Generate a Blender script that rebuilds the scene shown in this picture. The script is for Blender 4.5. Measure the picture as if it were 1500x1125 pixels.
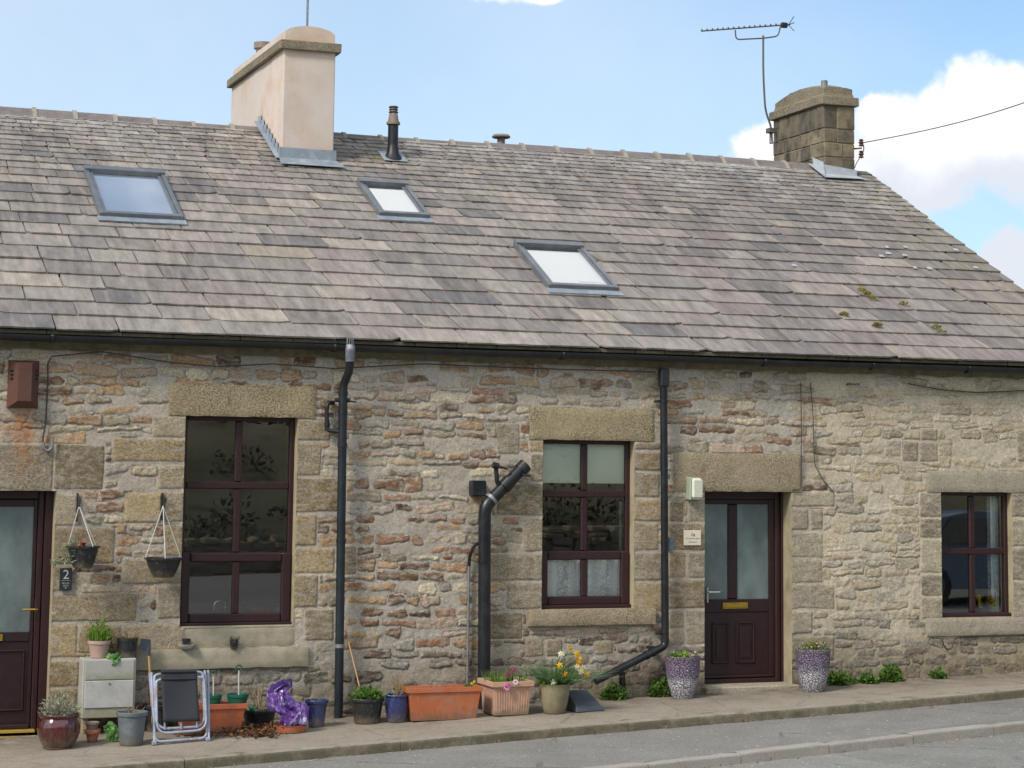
import bpy, math, random
import numpy as np
from mathutils import Vector, Matrix, noise as mnoise
random.seed(7); RNG = np.random.default_rng(7)
scene = bpy.context.scene
for o in list(bpy.data.objects): bpy.data.objects.remove(o)

# ------------------------------------------------------------------ camera
YAW, PITCH, ROLL = math.radians(20.612), math.radians(6.484), math.radians(0.6736)
CAM_D, CAM_Z, FPX, PPX, PPY = 18.671, 2.45, 3000.0, 750.0, 340.0
fw = np.array([math.sin(YAW)*math.cos(PITCH), math.cos(YAW)*math.cos(PITCH), math.sin(PITCH)])
rt = np.array([math.cos(YAW), -math.sin(YAW), 0.0]); up = np.cross(rt, fw)
RT = rt*math.cos(ROLL)+up*math.sin(ROLL); UP = np.cross(RT, fw)
CAM = np.array([0.0, -CAM_D, CAM_Z])
cam_data = bpy.data.cameras.new('camera'); cam = bpy.data.objects.new('camera', cam_data)
scene.collection.objects.link(cam)
cam_data.sensor_width = 36; cam_data.lens = FPX/1500*36; cam_data.shift_y = -(562.5-PPY)/1500
cam_data.clip_start = 0.5; cam_data.clip_end = 2000
cam.matrix_world = Matrix(((RT[0], UP[0], -fw[0], CAM[0]), (RT[1], UP[1], -fw[1], CAM[1]), (RT[2], UP[2], -fw[2], CAM[2]), (0, 0, 0, 1)))
scene.camera = cam
scene.render.resolution_x, scene.render.resolution_y = 1024, 768
scene.view_settings.view_transform = 'Standard'; scene.view_settings.look = 'None'
scene.view_settings.gamma = 1.0; scene.view_settings.exposure = 0.62

def ray(x, y): return fw+RT*(x-PPX)/FPX-UP*(y-PPY)/FPX
def P(x, y, Y=0.0):                       # photograph point -> point on the plane y=Y
    r = ray(x, y); t = (CAM_D+Y)/r[1]; return Vector(CAM+r*t)
def onplane(x, y, p0, n):
    r = ray(x, y); t = (np.array(p0)-CAM)@np.array(n)/(r@np.array(n)); return Vector(CAM+r*t)
SL = 0.0305
def gz(x): return 0.03+(x-2.65)*SL        # pavement height: the street climbs to the right
def G(x, y, dz=0.0): return onplane(x, y, (2.65, 0, 0.03+dz), (-SL, 0, 1))
def scl(p): return FPX/float((np.array(p)-CAM)@fw)     # photo pixels per metre at p

# ------------------------------------------------------------------ sky and sun
SUN_EL, SUN_AZ = math.radians(42), math.radians(242)   # compass style, clockwise from +Y
sun_dir = Vector((math.sin(SUN_AZ)*math.cos(SUN_EL), math.cos(SUN_AZ)*math.cos(SUN_EL), math.sin(SUN_EL)))
world = bpy.data.worlds.new('World'); scene.world = world; world.use_nodes = True
wt = world.node_tree; wn = wt.nodes; wl = wt.links; wn.clear()
def WN(t, **k):
    n = wn.new(t)
    for a, b in k.items(): setattr(n, a, b)
    return n
def wmath(op, a, b=None, c=None):
    n = WN('ShaderNodeMath', operation=op)
    for i, v in enumerate((a, b, c)):
        if v is None: continue
        if isinstance(v, (int, float)): n.inputs[i].default_value = v
        else: wl.new(v, n.inputs[i])
    return n.outputs[0]
sky = WN('ShaderNodeTexSky', sky_type='NISHITA', sun_disc=False)
sky.sun_elevation = SUN_EL; sky.sun_rotation = SUN_AZ
sky.air_density = 1.0; sky.dust_density = 1.6; sky.ozone_density = 1.5
tc = WN('ShaderNodeTexCoord')
nz = WN('ShaderNodeTexNoise'); nz.inputs['Scale'].default_value = 30; nz.inputs['Detail'].default_value = 9; nz.inputs['Roughness'].default_value = 0.55
wl.new(tc.outputs['Generated'], nz.inputs['Vector'])
nzb = WN('ShaderNodeTexNoise'); nzb.inputs['Scale'].default_value = 3.2; nzb.inputs['Detail'].default_value = 6; nzb.inputs['Roughness'].default_value = 0.55
wl.new(tc.outputs['Generated'], nzb.inputs['Vector'])
def pixdir(x, y):
    v = ray(x, y); return v/np.linalg.norm(v)
def blob(d, r, squash=1.0):
    s = WN('ShaderNodeVectorMath', operation='SUBTRACT'); wl.new(tc.outputs['Generated'], s.inputs[0]); s.inputs[1].default_value = tuple(d)
    m = WN('ShaderNodeVectorMath', operation='MULTIPLY'); wl.new(s.outputs[0], m.inputs[0]); m.inputs[1].default_value = (1, 1, squash)
    l = WN('ShaderNodeVectorMath', operation='LENGTH'); wl.new(m.outputs[0], l.inputs[0])
    return wmath('SUBTRACT', 1.0, wmath('DIVIDE', l.outputs['Value'], r))
cl = None
for (x, y, r, sq) in ((1415, 128, 66, 1), (1470, 168, 80, 1), (1370, 190, 75, 1.2), (1285, 172, 46, 1), (1400, 235, 150, 1.6), (1340, 250, 95, 1.7), (1480, 250, 120, 1.7), (1105, 222, 66, 1.4), (1170, 215, 78, 1.3), (1260, 225, 85, 1.3), (1600, 215, 130, 1.2), (1480, 385, 58, 1), (1600, 410, 90, 1), (725, -20, 85, 2.6), (790, -6, 50, 2.6)):
    b = blob(pixdir(x, y), r/FPX, sq)
    cl = b if cl is None else wmath('SMOOTH_MAX', cl, b, 0.7)
near = wmath('ADD', cl, wmath('MULTIPLY', wmath('SUBTRACT', nz.outputs['Fac'], 0.5), 1.6))
near = WN('ShaderNodeMapRange', interpolation_type='SMOOTHSTEP'); 
nadd = wmath('ADD', cl, wmath('MULTIPLY', wmath('SUBTRACT', nz.outputs['Fac'], 0.5), 1.9))
wl.new(nadd, near.inputs[0]); near.inputs[1].default_value = 0.06; near.inputs[2].default_value = 0.42
# broken cloud over the rest of the dome (not in the strip of blue above the roofs)
high = wmath('MAXIMUM', blob((0.47, 0.65, 0.63), 0.30), blob((-0.2, -0.8, 0.6), 0.95))
hadd = wmath('ADD', high, wmath('MULTIPLY', wmath('SUBTRACT', nzb.outputs['Fac'], 0.5), 2.2))
far = WN('ShaderNodeMapRange', interpolation_type='SMOOTHSTEP'); wl.new(hadd, far.inputs[0]); far.inputs[1].default_value = 0.0; far.inputs[2].default_value = 0.35
sepd = WN('ShaderNodeSeparateXYZ'); wl.new(tc.outputs['Generated'], sepd.inputs[0])
lift = WN('ShaderNodeMapRange', interpolation_type='SMOOTHSTEP'); wl.new(sepd.outputs[2], lift.inputs[0]); lift.inputs[1].default_value = 0.27; lift.inputs[2].default_value = 0.40
cmask = wmath('MAXIMUM', near.outputs[0], wmath('MULTIPLY', far.outputs[0], lift.outputs[0]))
# thin veil of high cloud, stronger low on the left
wisp = WN('ShaderNodeMapRange', interpolation_type='SMOOTHSTEP'); wl.new(nzb.outputs['Fac'], wisp.inputs[0]); wisp.inputs[1].default_value = 0.35; wisp.inputs[2].default_value = 0.8; wisp.inputs[4].default_value = 0.30
zn = wmath('ADD', sepd.outputs[2], wmath('MULTIPLY', wmath('SUBTRACT', nz.outputs['Fac'], 0.5), 0.05))
cramp = WN('ShaderNodeMapRange', interpolation_type='SMOOTHSTEP'); wl.new(zn, cramp.inputs[0]); cramp.inputs[1].default_value = float(pixdir(1400, 205)[2]); cramp.inputs[2].default_value = float(pixdir(1400, 285)[2])
ccol = WN('ShaderNodeMix', data_type='RGBA'); wl.new(cramp.outputs[0], ccol.inputs[0]); ccol.inputs[6].default_value = (5.9, 6.0, 6.15, 1); ccol.inputs[7].default_value = (4.3, 4.55, 5.0, 1)
bgm = WN('ShaderNodeMix', data_type='RGBA')
skyb = WN('ShaderNodeMix', data_type='RGBA', blend_type='MULTIPLY'); skyb.inputs[0].default_value = 1; wl.new(sky.outputs[0], skyb.inputs[6]); skyb.inputs[7].default_value = (.76, .90, .98, 1)
veil = WN('ShaderNodeMix', data_type='RGBA'); lft = WN('ShaderNodeMapRange', interpolation_type='SMOOTHSTEP'); ldir = WN('ShaderNodeVectorMath', operation='DOT_PRODUCT'); wl.new(tc.outputs['Generated'], ldir.inputs[0]); ldir.inputs[1].default_value = (-0.94, 0.34, 0.0)
wl.new(ldir.outputs['Value'], lft.inputs[0]); lft.inputs[1].default_value = -0.45; lft.inputs[2].default_value = 0.45; lft.inputs[4].default_value = 0.50
vsum = WN('ShaderNodeMath', operation='ADD', use_clamp=True); wl.new(wisp.outputs[0], vsum.inputs[0]); wl.new(lft.outputs[0], vsum.inputs[1]); lowv = wmath('SUBTRACT', 1.0, wmath('MULTIPLY', lift.outputs[0], 0.45)); wl.new(wmath('MULTIPLY', vsum.outputs[0], lowv), veil.inputs[0]); wl.new(skyb.outputs[2], veil.inputs[6]); veil.inputs[7].default_value = (4.7, 5.25, 5.9, 1)
wl.new(cmask, bgm.inputs[0]); wl.new(veil.outputs[2], bgm.inputs[6]); wl.new(ccol.outputs[2], bgm.inputs[7])
bg = WN('ShaderNodeBackground'); bg.inputs['Strength'].default_value = 0.12
wl.new(bgm.outputs[2], bg.inputs[0]); wo = WN('ShaderNodeOutputWorld'); wl.new(bg.outputs[0], wo.inputs[0])
sl = bpy.data.lights.new('sun', 'SUN'); sl.energy = 1.9; sl.angle = math.radians(12); sl.color = (1.0, 0.94, 0.86)
so = bpy.data.objects.new('sun', sl); scene.collection.objects.link(so)
so.rotation_euler = (-sun_dir).to_track_quat('-Z', 'Y').to_euler(); so.location = (-10, -10, 20)

# ------------------------------------------------------------------ helpers: materials
def lin(c):
    if isinstance(c, str): c = tuple(int(c[i:i+2], 16) for i in (0, 2, 4))
    return tuple(((v/255)/12.92 if v/255 <= 0.04045 else ((v/255+0.055)/1.055)**2.4) for v in c)
class Mat:
    def __init__(s, name):
        s.m = bpy.data.materials.new(name); s.m.use_nodes = True; s.t = s.m.node_tree; s.n = s.t.nodes; s.l = s.t.links
        s.b = s.n['Principled BSDF']; s.tc = s.n.new('ShaderNodeTexCoord')
    def set(s, k, v):
        if isinstance(v, (int, float)): s.b.inputs[k].default_value = v
        elif isinstance(v, tuple): s.b.inputs[k].default_value = v if len(v) == 4 else (*v, 1)
        else: s.l.new(v, s.b.inputs[k])
        return s
    def vec(s, scale=(1, 1, 1), coord='Object'):
        m = s.n.new('ShaderNodeMapping'); m.inputs['Scale'].default_value = scale; s.l.new(s.tc.outputs[coord], m.inputs[0]); return m.outputs[0]
    def noise(s, scale, detail=5, rough=0.6, stretch=(1, 1, 1), dist=0.0):
        n = s.n.new('ShaderNodeTexNoise'); n.inputs['Scale'].default_value = scale; n.inputs['Detail'].default_value = detail
        n.inputs['Roughness'].default_value = rough; n.inputs['Distortion'].default_value = dist; s.l.new(s.vec(stretch), n.inputs['Vector']); return n.outputs['Fac']
    def vor(s, scale, stretch=(1, 1, 1), feature='F1', out='Distance'):
        n = s.n.new('ShaderNodeTexVoronoi'); n.feature = feature; n.inputs['Scale'].default_value = scale; s.l.new(s.vec(stretch), n.inputs['Vector']); return n.outputs[out]
    def ramp(s, f, stops, interp='LINEAR'):
        r = s.n.new('ShaderNodeValToRGB'); s.l.new(f, r.inputs[0]); e = r.color_ramp.elements; r.color_ramp.interpolation = interp
        while len(e) < len(stops): e.new(0.5)
        for el, (p, c) in zip(e, stops):
            el.position = p; el.color = (*(c if isinstance(c, tuple) else (c, c, c)), 1)
        return r.outputs[0]
    def mr(s, f, a, b, c=0.0, d=1.0):
        r = s.n.new('ShaderNodeMapRange'); s.l.new(f, r.inputs[0])
        for i, v in enumerate((a, b, c, d)): r.inputs[i+1].default_value = v
        return r.outputs[0]
    def math(s, op, a, b=0.0):
        n = s.n.new('ShaderNodeMath'); n.operation = op
        for i, v in enumerate((a, b)):
            if isinstance(v, (int, float)): n.inputs[i].default_value = v
            else: s.l.new(v, n.inputs[i])
        return n.outputs[0]
    def mix(s, f, a, b, mode='MIX'):
        n = s.n.new('ShaderNodeMix'); n.data_type = 'RGBA'; n.blend_type = mode
        for i, v in ((0, f), (6, a), (7, b)):
            if isinstance(v, (int, float)): n.inputs[i].default_value = v if i == 0 else (v, v, v, 1)
            elif isinstance(v, tuple): n.inputs[i].default_value = (*v[:3], 1)
            else: s.l.new(v, n.inputs[i])
        return n.outputs[2]
    def attr(s, name, out='Color'):
        a = s.n.new('ShaderNodeAttribute'); a.attribute_name = name; return a.outputs[out]
    def pos(s):
        g = s.n.new('ShaderNodeNewGeometry'); x = s.n.new('ShaderNodeSeparateXYZ'); s.l.new(g.outputs['Position'], x.inputs[0]); return x.outputs
    def bump(s, f, dist=0.002, strength=1.0):
        b = s.n.new('ShaderNodeBump'); b.inputs['Distance'].default_value = dist; b.inputs['Strength'].default_value = strength
        s.l.new(f, b.inputs['Height']); s.l.new(b.outputs[0], s.b.inputs['Normal']); return s
def plain(name, c, rough=0.6, var=0.18, scale=12, metal=0.0, bump=0.0, dirt=None, spec=0.5, coat=0.0, splash=None):
    """one colour with gentle wear"""
    m = Mat(name); c = lin(c); n = m.noise(scale, 6, 0.65)
    f = m.mr(n, 0.25, 0.75, 1-var, 1+var); col = m.mix(1.0, c, f, 'MULTIPLY')
    if dirt is not None:
        d = m.mr(m.noise(scale*0.6, 7, 0.7), 0.48, 0.68, 0, 0.7); col = m.mix(d, col, lin(dirt))
    if splash:
        g = m.n.new('ShaderNodeSeparateXYZ'); m.l.new(m.tc.outputs['Generated'], g.inputs[0]); sn = m.noise(16, 7, .75)
        f1 = m.mr(m.math('ADD', g.outputs[2], m.math('MULTIPLY', m.math('SUBTRACT', sn, .5), 1.3)), .38, .02, 0, .75); col = m.mix(f1, col, lin(splash))
        f2 = m.mr(m.noise(30, 6, .8, (1.5, 1.5, .35)), .56, .70, 0, .45); col = m.mix(f2, col, lin('a9a294'))
    m.set('Base Color', col).set('Roughness', m.mr(n, 0.2, 0.8, max(rough-0.1, 0.03), min(rough+0.1, 1))).set('Metallic', metal)
    m.set('Specular IOR Level', spec)
    if coat: m.set('Coat Weight', coat)
    if bump: m.bump(m.noise(scale*8, 5, 0.7), bump)
    return m.m

# ------------------------------------------------------------------ helpers: meshes and objects
class MB:
    def __init__(s): s.v = []; s.f = []; s.mi = []; s.col = []; s.c = (1, 1, 1); s.m = 0
    def add(s, vs, fs):
        o = len(s.v); s.v += [tuple(v) for v in vs]; s.f += [tuple(i+o for i in f) for f in fs]
        s.mi += [s.m]*len(fs); s.col += [s.c]*len(vs); return s
    def box(s, x0, x1, y0, y1, z0, z1):
        return s.add([(x0, y0, z0), (x1, y0, z0), (x1, y1, z0), (x0, y1, z0), (x0, y0, z1), (x1, y0, z1), (x1, y1, z1), (x0, y1, z1)],
                     [(0, 3, 2, 1), (4, 5, 6, 7), (0, 1, 5, 4), (1, 2, 6, 5), (2, 3, 7, 6), (3, 0, 4, 7)])
    def cham(s, x0, x1, y0, y1, z0, z1, b=0.006, jit=0.0):
        """box with chamfered edges"""
        b = min(b, (x1-x0)*.45, (y1-y0)*.45, (z1-z0)*.45); vs = []; idx = {}
        for i, X in enumerate((x0, x1)):
            for j, Y in enumerate((y0, y1)):
                for k, Z in enumerate((z0, z1)):
                    sx, sy, sz = (1-2*i)*b, (1-2*j)*b, (1-2*k)*b
                    j3 = [random.uniform(-jit, jit) for _ in range(3)]
                    for a, w in enumerate(((X, Y+sy, Z+sz), (X+sx, Y, Z+sz), (X+sx, Y+sy, Z))):
                        idx[i, j, k, a] = len(vs); vs.append((w[0]+j3[0], w[1]+j3[1], w[2]+j3[2]))
        I = lambda *a: idx[a]; fs = []
        for i in (0, 1):
            q = [I(i, 0, 0, 0), I(i, 1, 0, 0), I(i, 1, 1, 0), I(i, 0, 1, 0)]; fs.append(q if i else q[::-1])
            q = [I(0, i, 0, 1), I(0, i, 1, 1), I(1, i, 1, 1), I(1, i, 0, 1)]; fs.append(q if i else q[::-1])
            q = [I(0, 0, i, 2), I(1, 0, i, 2), I(1, 1, i, 2), I(0, 1, i, 2)]; fs.append(q if i else q[::-1])
        for i in (0, 1):
            for j in (0, 1):
                q = [I(i, j, 0, 0), I(i, j, 1, 0), I(i, j, 1, 1), I(i, j, 0, 1)]; fs.append(q if i != j else q[::-1])
                q = [I(i, 0, j, 0), I(i, 1, j, 0), I(i, 1, j, 2), I(i, 0, j, 2)]; fs.append(q if i == j else q[::-1])
                q = [I(0, i, j, 1), I(1, i, j, 1), I(1, i, j, 2), I(0, i, j, 2)]; fs.append(q if i != j else q[::-1])
                for k in (0, 1):
                    q = [I(i, j, k, 0), I(i, j, k, 1), I(i, j, k, 2)]; fs.append(q if (i+j+k) % 2 else q[::-1])
        return s.add(vs, fs)
    def tube(s, pts, r, n=10, cap=True, r2=None):
        pts = [Vector(p) for p in pts]; vs = []; fs = []; N = len(pts); ref = None
        for i, p in enumerate(pts):
            t = (pts[min(i+1, N-1)]-pts[max(i-1, 0)]).normalized()
            if ref is None: ref = Vector((0, 0, 1)) if abs(t.z) < .9 else Vector((1, 0, 0))
            a = (ref-t*ref.dot(t)).normalized(); ref = a; b = t.cross(a)
            rr = r if not callable(r) else r(i/(N-1)) 
            if r2 is not None: rr = r+(r2-r)*i/(N-1)
            for k in range(n):
                an = 2*math.pi*k/n; vs.append(p+(a*math.cos(an)+b*math.sin(an))*rr)
        for i in range(N-1):
            for k in range(n): fs.append((i*n+k, i*n+(k+1) % n, (i+1)*n+(k+1) % n, (i+1)*n+k))
        if cap: fs.append(tuple(range(n))[::-1]); fs.append(tuple((N-1)*n+k for k in range(n)))
        return s.add(vs, fs)
    def lathe(s, c, prof, n=32, wob=0.0, sx=1.0, sy=1.0, tilt=(0, 0), square=0.0):
        c = Vector(c); vs = []; fs = []; M = len(prof)
        for (r, z) in prof:
            for k in range(n):
                a = 2*math.pi*k/n; q = 1.0
                if square:
                    ca, sa = abs(math.cos(a)), abs(math.sin(a)); q = 1+square*(1/max(ca, sa)-1)
                w = 1+wob*math.sin(3*a+c.x*9)
                vs.append(c+Vector((r*q*w*math.cos(a)*sx+tilt[0]*z, r*q*w*math.sin(a)*sy+tilt[1]*z, z)))
        for i in range(M-1):
            for k in range(n): fs.append((i*n+k, i*n+(k+1) % n, (i+1)*n+(k+1) % n, (i+1)*n+k))
        return s.add(vs, fs)
    def quad(s, a, b, c, d): return s.add([a, b, c, d], [(0, 1, 2, 3)])
    def leaf(s, p, d, side, L, W, bend=0.3):
        """a leaf of two bent halves"""
        p, d, side = Vector(p), Vector(d).normalized(), Vector(side).normalized(); nrm = d.cross(side)
        m = p+d*L*.5+nrm*bend*L*.25; t = p+d*L-nrm*bend*L*.2
        return s.add([p, m+side*W*.5-nrm*W*.15, t, m-side*W*.5-nrm*W*.15, m], [(0, 1, 4), (1, 2, 4), (0, 4, 3), (4, 2, 3)])
    def leaves(s, n, c, rad, L, W, up=0.5, shell=0.6, cols=None, seedf=None):
        c = Vector(c)
        for _ in range(n):
            v = Vector(np.random.default_rng(random.randrange(1 << 30)).normal(size=3)).normalized()
            rr = shell+(1-shell)*random.random()
            q = Vector((v.x*rad[0], v.y*rad[1], abs(v.z)*rad[2]))*rr
            d = (v+Vector((0, 0, up))+Vector((random.uniform(-.6, .6), random.uniform(-.6, .6), random.uniform(-.4, .4)))).normalized()
            sd = d.cross(Vector((random.uniform(-1, 1), random.uniform(-1, 1), random.uniform(-1, 1)))).normalized()
            if cols: s.c = random.choice(cols)
            k = random.uniform(.6, 1.25); s.leaf(c+q, d, sd, L*k, W*k)
        return s
    def build(s, name, mats, parent=None, smooth=False, col=False, loc=None):
        me = bpy.data.meshes.new(name)
        vs = s.v if loc is None else [(v[0]-loc[0], v[1]-loc[1], v[2]-loc[2]) for v in s.v]
        me.from_pydata(vs, [], s.f)
        for m in (mats if isinstance(mats, (list, tuple)) else [mats]): me.materials.append(m)
        me.polygons.foreach_set('material_index', s.mi)
        if smooth: me.polygons.foreach_set('use_smooth', [True]*len(s.f))
        if col:
            ca = me.color_attributes.new('col', 'FLOAT_COLOR', 'POINT'); ca.data.foreach_set('color', np.array([(*c, 1) for c in s.col], dtype=np.float32).ravel())
        me.update(); o = bpy.data.objects.new(name, me); scene.collection.objects.link(o)
        if loc is not None: o.location = loc
        if parent is not None:
            o.parent = parent
            if loc is None: o.location = (0, 0, 0)
            o.matrix_parent_inverse = Matrix.Translation(-Vector(ROOTL.get(parent.name, parent.location)))
        if smooth:
            try: me.set_sharp_from_angle(angle=math.radians(38))
            except Exception: pass
        return o
ROOTL = {}
def thing(name, label, cat, loc=(0, 0, 0), group=None):
    o = bpy.data.objects.new(name, None); scene.collection.objects.link(o); o.location = loc; ROOTL[o.name] = tuple(loc)
    o.empty_display_size = 0.1; return tag(o, label, cat, group)
def tag(o, label, cat, group=None, kind=None):
    o['label'] = label; o['category'] = cat
    if group: o['group'] = group
    if kind: o['kind'] = kind
    return o
def struct(o, label=None, cat=None):
    o['kind'] = 'structure'
    if label: o['label'] = label
    if cat: o['category'] = cat
    return o
def rounded(pts, r, n=5, closed=False):
    pts = [Vector(p) for p in pts]; out = []; N = len(pts)
    for i, p in enumerate(pts):
        if not closed and i in (0, N-1): out.append(p); continue
        a, b = pts[i-1], pts[(i+1) % N]; da, db = (a-p), (b-p); ra = min(r, da.length*.45, db.length*.45)
        s0, s1 = p+da.normalized()*ra, p+db.normalized()*ra
        for k in range(n+1):
            t = k/n; out.append(s0*(1-t)**2+p*2*t*(1-t)+s1*t*t)
    if closed: out.append(out[0])
    return out
def sm(x): x = np.clip(x, 0, 1); return x*x*(3-2*x)
def vnoise(x, y, s, seed):
    """smooth value noise on arrays, about -1..1"""
    x = x/s; y = y/s; xi = np.floor(x).astype(np.int64); yi = np.floor(y).astype(np.int64); fx = sm(x-xi); fy = sm(y-yi)
    tab = np.random.default_rng(seed).random(65536)*2-1
    h = lambda a, b: tab[((a*73856093) ^ (b*19349663)) & 65535]
    return (h(xi, yi)*(1-fx)+h(xi+1, yi)*fx)*(1-fy)+(h(xi, yi+1)*(1-fx)+h(xi+1, yi+1)*fx)*fy
def fbm(x, y, s, seed, o=4):
    r = 0; a = .5
    for i in range(o): r = r+a*vnoise(x, y, s/2**i, seed+i); a *= .55
    return r
# ------------------------------------------------------------------ materials of the building
def wall_material():
    m = Mat('rubble wall'); X, Y, Z = m.pos()
    sdf = m.attr('sdf', 'Fac'); fine = m.math('MULTIPLY', m.math('SUBTRACT', m.noise(55, 6, 0.8), 0.5), 0.062)
    fine2 = m.math('MULTIPLY', m.math('SUBTRACT', m.noise(17, 4, 0.65, (1, 1, 1.8)), 0.5), 0.048)
    e = m.math('ADD', m.math('ADD', sdf, m.math('MULTIPLY', fine, m.math('SUBTRACT', 1.15, m.attr('ash', 'Fac')))), m.math('MULTIPLY', fine2, m.math('SUBTRACT', 1.15, m.attr('ash', 'Fac'))))
    mask = m.mr(e, 0.002, -0.003, 0, 1)
    stone = m.attr('col'); mort = m.attr('mcol')
    n1 = m.noise(38, 8, 0.75, (1, 1, 1.6)); stone = m.mix(1.0, stone, m.mr(n1, 0.30, 0.70, 0.48, 1.5), 'MULTIPLY')
    n2 = m.noise(9, 5, 0.6, (1, 1, 2.5)); stone = m.mix(m.mr(n2, 0.42, 0.66, 0, 0.75), stone, m.mix(1.0, mort, m.mr(n1, .3, .7, .8, 1.15), 'MULTIPLY'))
    fs = m.attr('ash', 'Fac'); pit = m.mr(m.noise(52, 6, 0.85, (1, 1, 1.3)), 0.48, 0.56, 0, 1)     # dressed blocks: sooty grain
    big = m.mr(m.noise(2.2, 4, 0.6), 0.38, 0.62, 0.3, 1.0)
    soot = m.math('MULTIPLY', m.math('MULTIPLY', pit, fs), big); stone = m.mix(m.math('MULTIPLY', soot, 0.66), stone, lin('4c4332'))
    stone = m.mix(m.math('MULTIPLY', fs, m.mr(m.noise(64, 5, .8), .58, .70, 0, .55)), stone, lin('cfc2a2'))
    mo = m.mix(1.0, mort, m.mr(m.noise(22, 8, 0.75, (1, 1, 1.7)), 0.28, 0.72, 0.72, 1.22), 'MULTIPLY')
    mo = m.mix(m.mr(m.noise(70, 3, 0.6), 0.58, 0.75, 0, 0.35), mo, lin('6f675c'))
    col = m.mix(mask, mo, stone)
    crack = m.math('MULTIPLY', m.mr(m.math('ABSOLUTE', e), 0.0055, 0.001, 0, 1), m.attr('crk', 'Fac'))
    col = m.mix(m.math('MULTIPLY', crack, 0.55), col, lin('3c3226'))
    col = m.mix(1.0, col, m.mr(m.noise(95, 4, .8), .36, .64, .68, 1.34), 'MULTIPLY'); col = m.mix(1.0, col, m.mr(m.noise(2.6, 5, .65), .3, .7, .86, 1.14), 'MULTIPLY')
    # efflorescence, damp and algae
    eff = m.mr(m.noise(9, 8, 0.8, (1, 1, 1.6)), 0.58, 0.72, 0, 0.6); col = m.mix(eff, col, lin('cdc6ba'))
    drk = m.mr(m.noise(13, 8, 0.8, (1, 1, 2.2)), 0.60, 0.70, 0, 0.5); col = m.mix(drk, col, lin('6b6151'))
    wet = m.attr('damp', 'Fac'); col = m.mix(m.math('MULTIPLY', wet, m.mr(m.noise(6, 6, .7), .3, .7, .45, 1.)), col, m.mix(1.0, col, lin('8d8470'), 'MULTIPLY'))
    rust = m.attr('rust', 'Fac'); col = m.mix(m.math('MULTIPLY', rust, m.mr(m.noise(14, 6, .7, (1.6, 1, .6)), .35, .65, .1, .9)), col, lin('a8662c'))
    m.set('Base Color', col).set('Roughness', 0.93).set('Specular IOR Level', 0.25)
    h = m.math('ADD', m.math('MULTIPLY', m.noise(60, 8, 0.75), 1.0), m.math('MULTIPLY', mask, 0.35))
    m.bump(m.math('ADD', h, m.math('MULTIPLY', m.noise(180, 3, .7), .35)), 0.0045, 0.9); return m.m
def dressed_material(name='dressed sandstone', base='9b8c72', dark='483e2f', amt=0.8, pale='afa085'):
    m = Mat(name); n = m.noise(3, 6, .65); col = m.mix(m.mr(n, .3, .7), lin(base), lin(pale))
    col = m.mix(1.0, col, m.mr(m.noise(45, 7, .75), .28, .72, .7, 1.28), 'MULTIPLY')
    pit = m.mr(m.noise(52, 6, .85, (1, 1, 1.3)), .48, .56); big = m.mr(m.noise(1.8, 5, .6), .35, .6, .25, 1)
    col = m.mix(m.math('MULTIPLY', m.math('MULTIPLY', pit, big), amt), col, lin(dark))
    col = m.mix(m.mr(m.noise(5, 6, .7, (1, 1, .7)), .62, .75, 0, .3), col, lin('937556')); col = m.mix(m.mr(m.noise(7, 7, .8, (1, 1, .5)), .55, .68, 0, .5), col, m.mix(1.0, col, lin('9a948c'), 'MULTIPLY')); col = m.mix(m.mr(m.noise(64, 5, .8), .58, .70, 0, .45), col, lin('cfc2a2'))
    col = m.mix(1.0, col, m.mr(m.noise(95, 4, .8), .36, .64, .72, 1.28), 'MULTIPLY')
    m.set('Base Color', col).set('Roughness', .92).set('Specular IOR Level', .25)
    m.bump(m.math('ADD', m.noise(60, 8, .75), m.math('MULTIPLY', m.noise(8, 4, .6), 1.5)), .007); return m.m
def slate_material():
    m = Mat('stone slates'); c = m.attr('col')
    st = m.noise(5, 6, .65, (2.6, .6, .6)); col = m.mix(1.0, c, m.mr(st, .30, .70, .70, 1.30), 'MULTIPLY')
    st2 = m.noise(2.3, 6, .7, (2.0, .35, .35)); col = m.mix(m.mr(st2, .5, .72, 0, .5), col, m.mix(1.0, col, lin('8c8378'), 'MULTIPLY'))
    st3 = m.noise(3.1, 5, .6, (3.2, .4, .4)); col = m.mix(m.mr(st3, .52, .70, 0, .45), col, lin('ada294'))
    col = m.mix(m.mr(m.noise(34, 7, .8), .52, .68, 0, .40), col, lin('6f6a64')); col = m.mix(m.mr(m.noise(4, 7, .75), .52, .68, 0, .35), col, lin('7a7466'))
    lich = m.mr(m.noise(13, 8, .8), .69, .75, 0, .55); col = m.mix(lich, col, lin('c3c1b5')); col = m.mix(1.0, col, m.mr(m.noise(80, 4, .8), .36, .64, .87, 1.13), 'MULTIPLY')
    wh = m.attr('white', 'Fac'); col = m.mix(m.math('MULTIPLY', wh, m.mr(m.noise(9, 7, .7, (1, .5, .5)), .42, .62)), col, lin('c9c8c4'))
    gr = m.attr('algae', 'Fac'); col = m.mix(m.math('MULTIPLY', gr, m.mr(m.noise(6, 7, .7), .4, .65, 0, .7)), col, lin('79724a'))
    m.set('Base Color', col).set('Roughness', m.mr(st, .3, .7, .62, .85)).set('Specular IOR Level', .35)
    m.bump(m.math('ADD', m.noise(30, 8, .7, (1.6, 1, 1)), m.math('MULTIPLY', m.noise(120, 3, .7), .4)), .0035); return m.m
M = {}
M['wall'] = wall_material(); M['dressed'] = dressed_material(); M['slate'] = slate_material()
M['lintel_dark'] = dressed_material('weathered sandstone', '9f9072', '463c2c', .85, 'b3a484')
M['sill_grey'] = dressed_material('pale sill stone', 'a09784', '5a5244', .35, 'aca390')
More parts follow.
